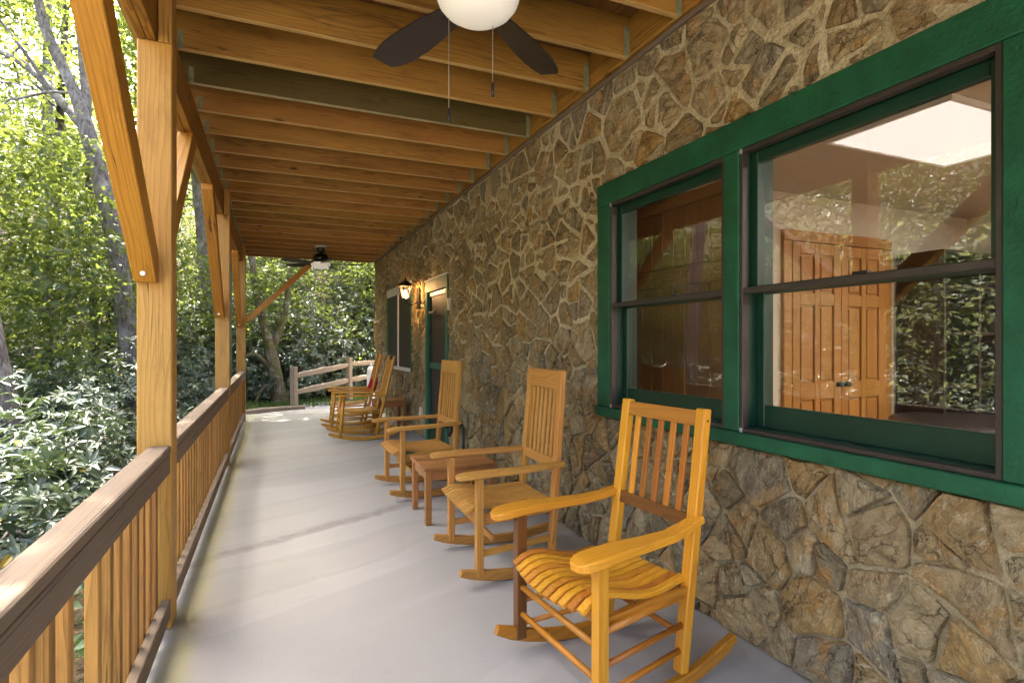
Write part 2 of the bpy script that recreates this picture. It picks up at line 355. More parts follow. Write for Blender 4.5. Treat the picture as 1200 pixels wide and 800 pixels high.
# ------------------------------------------------------------------ object helpers
WM = {}
def link(o, parent=None, mw=None):
    COL.objects.link(o)
    mw = mw or Matrix.Identity(4)
    WM[o.name] = mw.copy()
    if parent is not None:
        o.parent = parent
        o.matrix_basis = WM[parent.name].inverted() @ mw
    else: o.matrix_basis = mw
    return o
def tag(o, label=None, cat=None, group=None, kind=None):
    if label: o['label'] = label
    if cat: o['category'] = cat
    if group: o['group'] = group
    if kind: o['kind'] = kind
    return o
def thing(name, loc, label, cat, group=None, rz=0, kind=None):
    o = bpy.data.objects.new(name, None); o.empty_display_size = .1
    link(o, None, Matrix.Translation(loc) @ Matrix.Rotation(rz, 4, 'Z'))
    return tag(o, label, cat, group, kind)
def mesh(name, v, f, mat, smooth=False, tint=None):
    me = bpy.data.meshes.new(name); me.from_pydata([tuple(x) for x in v], [], f)
    me.materials.append(M[mat] if isinstance(mat, str) else mat)
    if smooth: me.polygons.foreach_set('use_smooth', [True] * len(me.polygons))
    if tint is not None:
        a = me.color_attributes.new('tint', 'FLOAT_COLOR', 'POINT')
        t = np.asarray(tint, np.float32)
        if t.ndim == 1: t = np.tile(t, (len(v), 1))
        a.data.foreach_set('color', np.concatenate([t, np.ones((len(t), 1), np.float32)], 1).ravel())
    me.update(); return me
def obj(name, me, parent=None, mw=None): return link(bpy.data.objects.new(name, me), parent, mw)

_cache = {}
def box_mesh(L, W, T, mat, bev=.003):
    key = (round(L, 4), round(W, 4), round(T, 4), mat, bev)
    if key in _cache: return _cache[key]
    bm = bmesh.new(); bmesh.ops.create_cube(bm, size=1)
    bmesh.ops.scale(bm, vec=(L, W, T), verts=bm.verts)
    if bev: bmesh.ops.bevel(bm, geom=list(bm.edges), offset=min(bev, .3 * min(L, W, T)), segments=1, affect='EDGES')
    me = bpy.data.meshes.new('board'); bm.to_mesh(me); bm.free(); me.materials.append(M[mat])
    _cache[key] = me; return me
def frame_between(p0, p1, up=(0, 0, 1)):
    p0, p1 = Vector(p0), Vector(p1); x = (p1 - p0).normalized(); up = Vector(up)
    if abs(x.dot(up.normalized())) > .98: up = Vector((0, 1, 0)) if abs(x.y) < .9 else Vector((1, 0, 0))
    y = up.cross(x).normalized(); z = x.cross(y)
    m = Matrix((x, y, z)).transposed().to_4x4(); m.translation = (p0 + p1) / 2; return m
def bar(name, p0, p1, w, t, mat, parent=None, up=(0, 0, 1), bev=.003, base=None):
    """board of length |p1-p0| along local X, width w (local Y), thickness t (local Z, towards up)"""
    m = frame_between(p0, p1, up)
    if base is not None: m = base @ m
    return obj(name, box_mesh((Vector(p1) - Vector(p0)).length, w, t, mat, bev), parent, m)
def blk(name, lo, hi, mat, parent=None, bev=.003, base=None):
    """axis-aligned block between two corners; grain along its longest side"""
    lo, hi = Vector(lo), Vector(hi); d = hi - lo; c = (lo + hi) / 2
    k = max(range(3), key=lambda i: d[i])
    if k == 0: m = Matrix.Translation(c); dims = (d.x, d.y, d.z)
    elif k == 1: m = Matrix.Translation(c) @ Matrix.Rotation(R(90), 4, 'Z'); dims = (d.y, d.x, d.z)
    else: m = Matrix.Translation(c) @ Matrix.Rotation(R(-90), 4, 'Y'); dims = (d.z, d.y, d.x)
    if base is not None: m = base @ m
    return obj(name, box_mesh(*dims, mat, bev), parent, m)
def rod_mesh(L, r0, r1, mat, n=10, rings=None):
    key = ('rod', round(L, 4), r0, r1, mat, n, rings)
    if key in _cache: return _cache[key]
    prof = rings or ((-.5, r0), (.5, r1)); v = []; f = []
    for (t, r) in prof:
        for k in range(n): a = 2 * math.pi * k / n; v.append((t * L, r * math.cos(a), r * math.sin(a)))
    for i in range(len(prof) - 1):
        for k in range(n): f.append((i * n + k, i * n + (k + 1) % n, (i + 1) * n + (k + 1) % n, (i + 1) * n + k))
    f.append(tuple(range(n - 1, -1, -1))); f.append(tuple(range((len(prof) - 1) * n, len(prof) * n)))
    me = mesh('rod', v, f, mat); me.polygons.foreach_set('use_smooth', [len(p.vertices) == 4 for p in me.polygons])
    _cache[key] = me; return me
def rod(name, p0, p1, r, mat, parent=None, r1=None, n=10, base=None, rings=None):
    m = frame_between(p0, p1)
    if base is not None: m = base @ m
    return obj(name, rod_mesh((Vector(p1) - Vector(p0)).length, r, r1 or r, mat, n, rings), parent, m)
def sweep(name, pts, ws, ts, mat, parent=None, side=(0, 1, 0), base=None, smooth=True, mw=None, share=None):
    """curved board: at each pt a w (along side) x t rectangle with eased corners. The path runs roughly along local X."""
    if share in _cache and share: return obj(name, _cache[share], parent, (base or Matrix()) @ (mw or Matrix()))
    pts = [Vector(p) for p in pts]; v = []; f = []; S0 = Vector(side).normalized(); n = 8
    for i, p in enumerate(pts):
        tg = (pts[min(i + 1, len(pts) - 1)] - pts[max(i - 1, 0)]).normalized()
        s = (S0 - tg * S0.dot(tg)).normalized(); u = tg.cross(s)
        w = (ws[i] if hasattr(ws, '__len__') else ws) / 2; t = (ts[i] if hasattr(ts, '__len__') else ts) / 2
        e = min(w, t) * .3
        for a, b in ((w, t - e), (w - e, t), (-w + e, t), (-w, t - e), (-w, -t + e), (-w + e, -t), (w - e, -t), (w, -t + e)):
            v.append(p + s * a + u * b)
    for i in range(len(pts) - 1):
        for k in range(n): f.append((i * n + k, (i + 1) * n + k, (i + 1) * n + (k + 1) % n, i * n + (k + 1) % n))
    f.append(tuple(range(n))); f.append(tuple(range((len(pts) - 1) * n + n - 1, (len(pts) - 1) * n - 1, -1)))
    me = mesh(name, v, f, mat)
    bm = bmesh.new(); bm.from_mesh(me); bmesh.ops.recalc_face_normals(bm, faces=bm.faces); bm.to_mesh(me); bm.free()
    if share: _cache[share] = me
    return obj(name, me, parent, (base or Matrix()) @ (mw or Matrix()))
def lathe(name, prof, mat, parent, mw, n=28, smooth=True):
    v = []; f = []
    for (r, z) in prof:
        for k in range(n): a = 2 * math.pi * k / n; v.append((r * math.cos(a), r * math.sin(a), z))
    for i in range(len(prof) - 1):
        for k in range(n): f.append((i * n + k, i * n + (k + 1) % n, (i + 1) * n + (k + 1) % n, (i + 1) * n + k))
    return obj(name, mesh(name, v, f, mat, smooth), parent, mw)
def T(x, y, z): return Matrix.Translation((x, y, z))

def project(x, y, z):
    c, s = math.cos(TH), math.sin(TH); fw = x * s + y * c; ri = x * c - y * s
    if fw < .05: return None
    return 600 + FPX * ri / fw, 402 - FPX * (z - EYE) / fw, fw

# ------------------------------------------------------------------ terrain
WX = 1.95           # face of the stone wall
Y_END = 11.73       # far corner of the house
def sstep(a, b, x): t = min(1, max(0, (x - a) / (b - a))); return t * t * (3 - 2 * t)
def gz(x, y):
    d = -.62 - x
    left = -.75 * sstep(.0, 2.2, d) * (1 - .75 * sstep(9, 13, y))
    hill = .50 * max(0, d - 6.5 + .25 * max(0, y - 6) * 0) ** 1.02
    far = .58 * max(0, y - 15.2 + .35 * min(0, x) * 0)
    rise = max(hill, far) + .25 * min(hill, far)
    rise = 26 * math.tanh(rise / 26)
    n = .18 * mnoise.noise(Vector((x * .35, y * .35, 3))) + .06 * mnoise.noise(Vector((x * 1.1, y * 1.1, 9)))
    k = sstep(.2, 2.5, max(d, y - 12.2, -30)) if (d > 0 or y > 12.2) else 0
    return -.05 + left + rise + n * k
xs = np.unique(np.concatenate([np.linspace(-14, 10, 61), np.linspace(-70, -14, 29), np.linspace(10, 70, 20), np.array([-900., -400, -180, -100, 100, 180, 400, 900])]))
ys = np.unique(np.concatenate([np.linspace(-6, 26, 76), np.linspace(-70, -6, 20), np.linspace(26, 80, 25), np.array([-900., -400, -180, -100, 110, 180, 400, 900])]))
v = []; f = []
for y in ys:
    for x in xs: v.append((x, y, gz(x, y)))
nx = len(xs)
for j in range(len(ys) - 1):
    for i in range(nx - 1): a = j * nx + i; f.append((a, a + 1, a + nx + 1, a + nx))
gr = obj('ground', mesh('ground', v, f, 'ground', True)); tag(gr, 'leaf-littered forest ground sloping up around the porch', 'ground', kind='structure')

# porch slab
PX0, PX1 = -.62, WX + .1
me = mesh('porch_floor', [(PX0, -1.9, 0), (PX1, -1.9, 0), (PX1, 11.9, 0), (.55, 11.98, 0), (PX0, 11.42, 0),
                          (PX0, -1.9, -.9), (PX1, -1.9, -.9), (PX1, 11.9, -.9), (.55, 11.98, -.9), (PX0, 11.42, -.9)],
          [(0, 1, 2, 3, 4), (0, 5, 6, 1), (1, 6, 7, 2), (2, 7, 8, 3), (3, 8, 9, 4), (4, 9, 5, 0)], 'floor')
fl = obj('porch_floor', me); tag(fl, 'pale grey painted concrete porch floor with faint bands', 'floor', kind='structure')
# gravel apron beyond the slab
v = []; f = []; N = 14
for j in range(N):
    for i in range(N):
        x = .62 + 5.2 * i / (N - 1); y = 11.96 + (1.35 + .25 * math.sin(i)) * j / (N - 1) - .0
        v.append((x, y, -.025 + .012 * mnoise.noise(Vector((x * 6, y * 6, 0)))))
for j in range(N - 1):
    for i in range(N - 1): a = j * N + i; f.append((a, a + 1, a + N + 1, a + N))
tag(obj('gravel_path', mesh('gravel_path', v, f, 'gravel', True)), 'pale gravel path at the far end of the porch', 'path', kind='structure')
tag(sweep('edging_log', [(-.62, 11.47, .02), (-.2, 11.72, .03), (.2, 11.96, .025), (.58, 12.14, .015)], [.12, .13, .12, .1], [.1, .11, .1, .08], 'split_rail', side=(-.5, .86, 0)),
    'pale timber edging log laid along the end of the porch slab', 'log')

# unseen gravel sheet added to bounce sunlight up under the porch roof
v = []; f = []; N = 24
for j in range(N):
    for i in range(N):
        x = -9 + 20 * i / (N - 1); y = -2.0 - 16 * j / (N - 1)
        v.append((x, y, gz(x, y) + .02 + .01 * mnoise.noise(Vector((x * 2, y * 2, 0)))))
for j in range(N - 1):
    for i in range(N - 1): a = j * N + i; f.append((a, a + N, a + N + 1, a + 1))
tag(obj('gravel_bounce', mesh('gravel_bounce', v, f, 'gravel', True)), 'unseen pale gravel sheet added behind the viewer to bounce light under the roof', 'path', kind='structure')

# ------------------------------------------------------------------ stone wall
WIN = (.774, 3.077, .87, 2.325)         # near window trim, Y0 Y1 Z0 Z1
DOOR = (6.45, 7.50, -.2, 2.156)
FWIN = (8.36, 10.34, .887, 2.28)
HOLES = [WIN, DOOR, FWIN]
ZT = 2.965
WY0 = -1.75
wall = thing('stone_wall', (WX, 5, 0), 'brown fieldstone house wall with pale mortar running the length of the porch', 'stone wall')

def clip(poly, nx_, ny_, c):   # keep nx*x+ny*y <= c
    out = []
    for i in range(len(poly)):
        a = poly[i]; b = poly[(i + 1) % len(poly)]
        da = nx_ * a[0] + ny_ * a[1] - c; db = nx_ * b[0] + ny_ * b[1] - c
        if da <= 0: out.append(a)
        if (da < 0 < db) or (db < 0 < da):
            t = da / (da - db); out.append((a[0] + (b[0] - a[0]) * t, a[1] + (b[1] - a[1]) * t))
    return out
def area(p): return abs(sum(p[i][0] * p[(i + 1) % len(p)][1] - p[(i + 1) % len(p)][0] * p[i][1] for i in range(len(p)))) / 2
rs = random.Random(21)
seeds = []
def try_seed(r, n):
    for _ in range(n):
        y = rs.uniform(WY0, Y_END); z = rs.uniform(0, ZT)
        rr = r * rs.uniform(.75, 1.25)
        if all(((sy - y) ** 2 + (sz - z) ** 2) >= ((sr + rr) * .9) ** 2 for (sy, sz, sr) in seeds): seeds.append((y, z, rr))
try_seed(.22, 260); try_seed(.165, 1200); try_seed(.125, 3000); try_seed(.09, 4000); try_seed(.06, 2500)
S = np.array(seeds)
cells = []
def split(poly, target, depth=0):
    # knap a block along a chord across its long axis
    A = area(poly)
    cx = sum(p[0] for p in poly) / len(poly); cz = sum(p[1] for p in poly) / len(poly)
    sxx = sum((p[0] - cx) ** 2 for p in poly); szz = sum((p[1] - cz) ** 2 for p in poly); sxz = sum((p[0] - cx) * (p[1] - cz) for p in poly)
    th = .5 * math.atan2(2 * sxz, sxx - szz)
    el = [abs((p[0] - cx) * math.cos(th) + (p[1] - cz) * math.sin(th)) for p in poly]; ew = [abs(-(p[0] - cx) * math.sin(th) + (p[1] - cz) * math.cos(th)) for p in poly]
    asp = max(el) / max(1e-4, max(ew))
    if (A < target and asp < 2.3) or depth > 4 or A < .006: cells.append(poly); return
    a = th + rs.uniform(-.28, .28); off = rs.uniform(-.28, .28) * max(el)
    nxx, nyy = math.cos(a), math.sin(a); c = nxx * (cx + off * math.cos(th)) + nyy * (cz + off * math.sin(th))
    for q in (clip(poly, nxx, nyy, c), clip(poly, -nxx, -nyy, -c)):
        if len(q) > 2: split(q, .044 * math.exp(rs.gauss(0, .55)), depth + 1)
for i, (y, z, r) in enumerate(seeds):
    poly = [(WY0, 0), (Y_END, 0), (Y_END, ZT), (WY0, ZT)]
    d2 = (S[:, 0] - y) ** 2 + (S[:, 1] - z) ** 2
    for j in np.argsort(d2)[1:26]:
        sy, sz, sr = seeds[j]
        if d2[j] > 1.8: break
        nxx, nyy = 2 * (sy - y), 2 * (sz - z)
        c = (sy * sy + sz * sz - sr * sr) - (y * y + z * z - r * r)
        poly = clip(poly, nxx, nyy, c)
        if len(poly) < 3: break
    if len(poly) >= 3 and area(poly) > .002: split(poly, .058 * math.exp(rs.gauss(0, .55)))
pieces = []
for poly in cells:
    todo = [poly]
    for (a0, a1, b0, b1) in HOLES:
        nxt = []
        for p in todo:
            if min(q[0] for q in p) >= a1 or max(q[0] for q in p) <= a0 or min(q[1] for q in p) >= b1 or max(q[1] for q in p) <= b0: nxt.append(p); continue
            lft = clip(p, 1, 0, a0); rgt = clip(p, -1, 0, -a1); mid = clip(clip(p, -1, 0, -a0), 1, 0, a1) if True else []
            up_ = clip(mid, 0, -1, -b1) if len(mid) > 2 else []; dn = clip(mid, 0, 1, b0) if len(mid) > 2 else []
            nxt += [q for q in (lft, rgt, up_, dn) if len(q) > 2]
        todo = nxt
    pieces += [q for q in todo if area(q) > .0022]
def build_stone(poly, k):
    """rough hewn stone: ragged outline, worn edge, uneven tilted face"""
    rr = random.Random(k * 7 + 3)
    cy_ = sum(p[0] for p in poly) / len(poly); cz_ = sum(p[1] for p in poly) / len(poly)
    A = area(poly); rad = math.sqrt(A / math.pi)
    up = sstep(.7, 1.9, cz_ + .35 * mnoise.noise(Vector((cy_ * .8, cz_ * .8, 5))))
    gap = (.003 + .0075 * up) * rr.uniform(.4, 1.7)
    # true inset of the convex cell, then knock the corners off
    ccw = sum(poly[i][0] * poly[(i + 1) % len(poly)][1] - poly[(i + 1) % len(poly)][0] * poly[i][1] for i in range(len(poly))) > 0
    src = list(poly) if ccw else list(reversed(poly)); ins = list(src)
    for i in range(len(src)):
        a = src[i]; b = src[(i + 1) % len(src)]; L = math.hypot(b[0] - a[0], b[1] - a[1])
        if L < 1e-5: continue
        nx_, ny_ = (b[1] - a[1]) / L, -(b[0] - a[0]) / L
        ins = clip(ins, nx_, ny_, nx_ * a[0] + ny_ * a[1] - gap * rr.uniform(.6, 1.5))
        if len(ins) < 3: return None
    poly = ins; n = len(poly); out = []
    for i in range(n):
        a = Vector(poly[i]); b = Vector(poly[(i + 1) % n]); L = (b - a).length
        if L < .008: continue
        cut = min(.3 * L, rr.uniform(.004, .022)); d = (b - a) / L
        p0 = a + d * cut; p1 = b - d * cut
        m = max(1, min(3, round((p1 - p0).length / .08)))
        for q in range(m + 1):
            p = p0.lerp(p1, q / m); j = .003 if q in (0, m) else min(.008, .08 * L)
            out.append((p.x + rr.uniform(-j, j), p.y + rr.uniform(-j, j)))
    gap = 0
    if len(out) < 3: return None
    def shrink(pts, dist):
        res = []
        for (y, z) in pts:
            d = Vector((y - cy_, z - cz_)); l = max(d.length, 1e-4); k_ = max(.25, 1 - dist / l * 1.15)
            res.append((cy_ + d.x * k_, cz_ + d.y * k_))
        return res
    pr = rr.uniform(.012, .032); ty, tz = rr.uniform(-.08, .08), rr.uniform(-.08, .08)
    def hgt(y, z, e=0): return pr + ty * (y - cy_) + tz * (z - cz_) + .010 * mnoise.noise(Vector((y * 9, z * 9, k))) + e
    r0 = shrink(out, gap); r1 = shrink(out, min(.009, rad * .1)); r2 = shrink(out, rad * .40)
    v = []; f = []
    for (y, z) in r0: v.append((.016, y, z))
    for (y, z) in r1: v.append((-max(.004, hgt(y, z, -.004)), y, z))
    for (y, z) in r2: v.append((-max(.006, hgt(y, z, rr.uniform(-.004, .010))), y, z))
    v.append((-hgt(cy_, cz_, rr.uniform(-.004, .008)), cy_, cz_))
    m = len(out)
    for i in range(m):
        j = (i + 1) % m
        f += [(i, m + i, m + j, j), (m + i, 2 * m + i, 2 * m + j, m + j), (2 * m + i, 3 * m, 2 * m + j)]
    tint = (rr.random(), rr.random(), rr.random())
    return v, f, tint, (cy_, cz_, A)
stones = []
for k, p in enumerate(pieces):
    s = build_stone(p, k)
    if s: stones.append(s)
def vis(s):
    q = project(WX, s[3][0], s[3][1])
    if not q: return 0
    inside = -20 < q[0] < 1220 and -20 < q[1] < 820
    return s[3][2] / q[2] ** 2 * (abs(WX) / math.hypot(WX, s[3][0])) if inside else 0
stones.sort(key=vis, reverse=True)
for (v, f, tint, (cy_, cz_, A)) in stones[:300]:
    vv = [(a, b - cy_, c - cz_) for a, b, c in v]
    obj('stone', mesh('stone', vv, f, 'stone', False, tint), wall, T(WX, cy_, cz_))
V = []; F = []; TT = []
for (v, f, tint, _) in stones[300:]:
    o = len(V); V += [(a + WX, b, c) for a, b, c in v]; F += [tuple(q + o for q in t) for t in f]; TT += [tint] * len(v)
o = obj('stonework', mesh('stonework', V, F, 'stone', False, TT), wall); o['kind'] = 'stuff'
# mortar bed
v = []; f = []; st = .03; idx = {}
ny = int((Y_END - WY0) / st); nz = int(ZT / st)
yy = np.linspace(WY0, Y_END, ny + 1); zz = np.linspace(-.02, ZT, nz + 1)
for snap in HOLES:
    for a in snap[:2]: yy[np.argmin(abs(yy - a))] = a + (.02 if a == snap[0] else -.02)
    for a in snap[2:]: zz[np.argmin(abs(zz - a))] = a + (.02 if a == snap[2] else -.02)
for j, z in enumerate(zz):
    for i, y in enumerate(yy):
        h = .010 + .014 * mnoise.noise(Vector((y * 5, z * 5, 1))) + .010 * mnoise.noise(Vector((y * 17, z * 17, 4)))
        up = sstep(.7, 1.9, z)
        v.append((WX - h * (.30 + .32 * up) + .006 * (1 - up), y, z))
for j in range(nz):
    for i in range(ny):
        cyy = (yy[i] + yy[i + 1]) / 2; czz = (zz[j] + zz[j + 1]) / 2
        if any(a < cyy < b and c < czz < d for a, b, c, d in HOLES): continue
        a = j * (ny + 1) + i; f.append((a, a + ny + 1, a + ny + 2, a + 1))
obj('mortar_bed', mesh('mortar_bed', v, f, 'mortar', True), wall)

# house body behind and above
hs = thing('house', (5.5, 3, 0), 'house body rising behind the stone wall', 'house')
blk('upper_wall', (WX + .02, WY0, 3.28), (9, Y_END, 6.5), 'backplate', hs, 0)
blk('end_wall', (WX + .03, Y_END - .22, -.4), (9, Y_END - .02, 3.28), 'mortar', hs, 0)
blk('near_end_wall', (WX + .03, WY0, -.4), (9, WY0 + .2, 3.28), 'backplate', hs, 0)
blk('back_wall', (8.8, WY0 + .2, -.4), (9, Y_END - .22, 3.28), 'backplate', hs, 0)
blk('wall_top_plate', (WX - .03, WY0, ZT - .005), (WX + .02, Y_END, ZT + .022), 'rail', hs)
# corner quoins of the end wall
rr = random.Random(4); z = 0; k = 0
while z < 2.9:
    h = rr.uniform(.12, .3)
    w = rr.uniform(.15, .4)
    vq = [(0, 0), (w, 0), (w, h - .015), (0, h - .015)]
    s = build_stone(vq, 9000 + k); k += 1
    if s:
        vv = [(b, -a + .0, c) for a, b, c in s[0]]
        me = mesh('quoin', vv, [tuple(reversed(q)) for q in s[1]], 'stone', True, s[2])
        obj('quoin', me, hs, T(WX, Y_END - .005, z))
    z += h

# ------------------------------------------------------------------ porch roof
JB, JT = 2.985, 3.22
roof = thing('porch_roof', (.7, 5, JB), 'orange-brown timber porch ceiling of close joists under deck boards', 'porch roof')
PITCH = .453; J0 = 3.187
k0 = -int((J0 + 4) / PITCH)
ROOF_Y0, ROOF_Y1 = -1.35, 11.80
XL = -.66
for k in range(k0, 20):
    y = J0 + k * PITCH
    if y > 11.9: break
    if y < ROOF_Y0: continue
    y = min(y, 11.76)
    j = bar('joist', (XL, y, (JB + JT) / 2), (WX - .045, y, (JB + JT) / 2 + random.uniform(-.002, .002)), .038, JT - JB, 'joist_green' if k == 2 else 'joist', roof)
    # galvanised hanger at the ledger, tie at the beam
    blk('joist_hanger', (WX - .083, y - .0235, JB - .003), (WX - .046, y - .0195, JB + .17), 'hanger', j, .001)
    blk('joist_tie', (-.492, y - .0235, JB + .0), (-.464, y - .0195, JB + .10), 'hanger', j, .001)
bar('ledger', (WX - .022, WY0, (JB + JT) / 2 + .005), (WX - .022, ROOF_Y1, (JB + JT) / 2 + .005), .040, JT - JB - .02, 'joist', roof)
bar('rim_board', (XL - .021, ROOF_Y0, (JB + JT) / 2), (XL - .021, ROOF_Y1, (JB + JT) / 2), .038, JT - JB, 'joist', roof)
x = XL - .10; i = 0
while x < WX - .05:
    w = .138
    y = ROOF_Y0; first = True
    while y < ROOF_Y1 - .1:
        L = random.uniform(3.0, 4.8) if first else 4.88; first = False
        y1 = min(ROOF_Y1, y + L)
        bar('deck_board', (x + w / 2, y + .002, JT + .019), (x + w / 2, y1 - .002, JT + .019), w, .036, 'deck', roof)
        y = y1
    x += w + .004; i += 1
blk('sun_stop_sheet', (XL - .12, ROOF_Y0, JT + .042), (WX, ROOF_Y1, JT + .055), 'black', roof, 0)  # unseen sheet added to stop sun leaking between the deck boards
BZ0 = 2.716
bm_ = thing('porch_beam', (-.52, 4, BZ0), 'doubled timber beam along the open side carrying the joists', 'beam')
for xb in (-.552, -.512):
    a = -1.3
    for b in (-.67, 3.07, 6.81, 10.56, 11.8):
        bar('beam_ply', (xb, a + .002, (BZ0 + JB) / 2 - .001), (xb, b - .002, (BZ0 + JB) / 2 - .001), .038, JB - BZ0 - .004, 'beam', bm_); a = b

# ------------------------------------------------------------------ posts
POSTS = [-.67, 3.07, 6.81, 10.56]
plabels = {-.67: 'square timber porch post behind the camera side of the railing', 3.07: 'thick square yellow pine porch post, largest and closest of the row',
           6.81: 'square yellow pine porch post halfway along the railing', 10.56: 'square pine porch post at the far end with a cross brace to the right'}
for py in POSTS:
    p = thing('porch_post', (-.50, py, 0), plabels[py], 'post', 'porch posts along the railing')
    blk('shaft', (-.57, py - .07, .003), (-.43, py + .07, BZ0 - .002), 'post', p, .006)
    blk('shaft_tongue', (-.488, py - .0685, BZ0 - .001), (-.4315, py + .0685, JB - .002), 'post', p, .004)
    for sgn in (-1, 1):
        z0, z1 = 1.60, BZ0
        y0 = py + sgn * .072; run = 1.20
        if py == 10.56 and sgn == 1: continue
        # prism with plumb cut at the post and level cut at the beam
        t = .125
        prof = [(y0, z0), (y0, z0 + t * 1.05), (y0 + sgn * (run - t * .98), z1 - .002), (y0 + sgn * (run + .03), z1 - .002), (y0 + sgn * (run + .03), z1 - .05), (y0 + sgn * .05, z0)]
        x0, x1 = -.572, -.483
        L = math.hypot(run, z1 - z0); ax = Vector((0, sgn * run, z1 - z0)).normalized()
        mw = frame_between((-.527, y0, z0), (-.527, y0 + sgn * run, z1))
        inv = mw.inverted()
        vv = [inv @ Vector((x0, a, b)) for a, b in prof] + [inv @ Vector((x1, a, b)) for a, b in prof]
        n = len(prof)
        ff = [tuple(range(n)), tuple(range(2 * n - 1, n - 1, -1))] + [(i, n + i, n + (i + 1) % n, (i + 1) % n) for i in range(n)]
        me = mesh('brace', vv, ff, 'brace')
        b = bmesh.new(); b.from_mesh(me); bmesh.ops.recalc_face_normals(b, faces=b.faces)
        bmesh.ops.bevel(b, geom=list(b.edges), offset=.004, segments=1, affect='EDGES'); b.to_mesh(me); b.free()
        br = obj('brace', me, p, mw)
        rod('bolt', (-.527, y0 + sgn * .045, z0 + .035), (-.527, y0 + sgn * .105, z0 + .033), .011, 'bolt', br, n=8)
    if py == 10.56:
        bar('cross_brace', (-.425, py + .02, 1.70), (.86, py + .02, 2.97), .089, .089, 'brace', p)
rod('downspout', (-.64, 10.05, .05), (-.64, 10.05, 2.9), .032, 'downspout', None, n=12)
tag(bpy.data.objects['downspout'], 'thin green downspout pipe beside the far porch post', 'pipe')

# ------------------------------------------------------------------ railings
rlab = {0: 'weathered timber railing bay closest, ending at the big post', 1: 'weathered timber railing bay between the first and second posts', 2: 'weathered timber railing bay between the second and far posts', -1: 'weathered railing bay behind the camera', 3: 'short weathered railing stub past the far post'}
spans = [(-.60, 3.0, 0), (3.14, 6.74, 1), (6.88, 10.49, 2)]
for (a, b, k) in spans:
    rl = thing('railing', (-.47, (a + b) / 2, 0), rlab[k], 'railing', 'railing bays between the posts')
    bar('cap_rail', (-.481, a + .002, .834), (-.481, b - .002, .834), .092, .038, 'rail', rl, bev=.005)
    bar('top_rail', (-.457, a + .002, .769), (-.457, b - .002, .769), .038, .089, 'rail', rl, bev=.004)
    bar('bottom_rail', (-.455, a + .002, .10), (-.455, b - .002, .10), .038, .089, 'rail', rl, bev=.004)
    n = int((b - a) / .128); step = (b - a) / n
    for i in range(n):
        y = a + step * (i + .5) + random.uniform(-.008, .008)
        if k == 0 and abs(a + step * (i + .5) - 1.97) < step / 2: continue      # one baluster is missing here
        bar('baluster', (-.4965, y, .03 + random.uniform(-.006, .012)), (-.4965, y + random.uniform(-.007, .007), .812), .036, .036, 'baluster', rl, up=(0, 1, 0), bev=.003)

# ------------------------------------------------------------------ near double window
wy0, wy1, wz0, wz1 = WIN
win = thing('double_window', (WX, 1.93, wz0), 'large green-framed pair of double-hung windows in the stone wall', 'window')
TX0, TX1 = WX - .042, WX + .002
zi0, zi1 = .930, 2.190
blk('head_trim', (TX0, wy0, zi1), (TX1, wy1, wz1), 'green', win, .004)
blk('sill_board', (TX0 - .012, wy0 + .003, wz0), (TX1, wy1 - .003, zi0), 'green', win, .004)
ya0, ya1, yb0, yb1 = .914, 1.894, 1.985, 2.937
blk('side_trim', (TX0 + .003, wy0 + .002, zi0 + .001), (TX1, ya0, zi1 - .001), 'green', win, .004)
blk('side_trim', (TX0 + .003, yb1, zi0 + .001), (TX1, wy1 - .002, zi1 - .001), 'green', win, .004)
blk('mullion', (TX0 + .003, ya1, zi0 + .001), (TX1, yb0, zi1 - .001), 'green', win, .004)
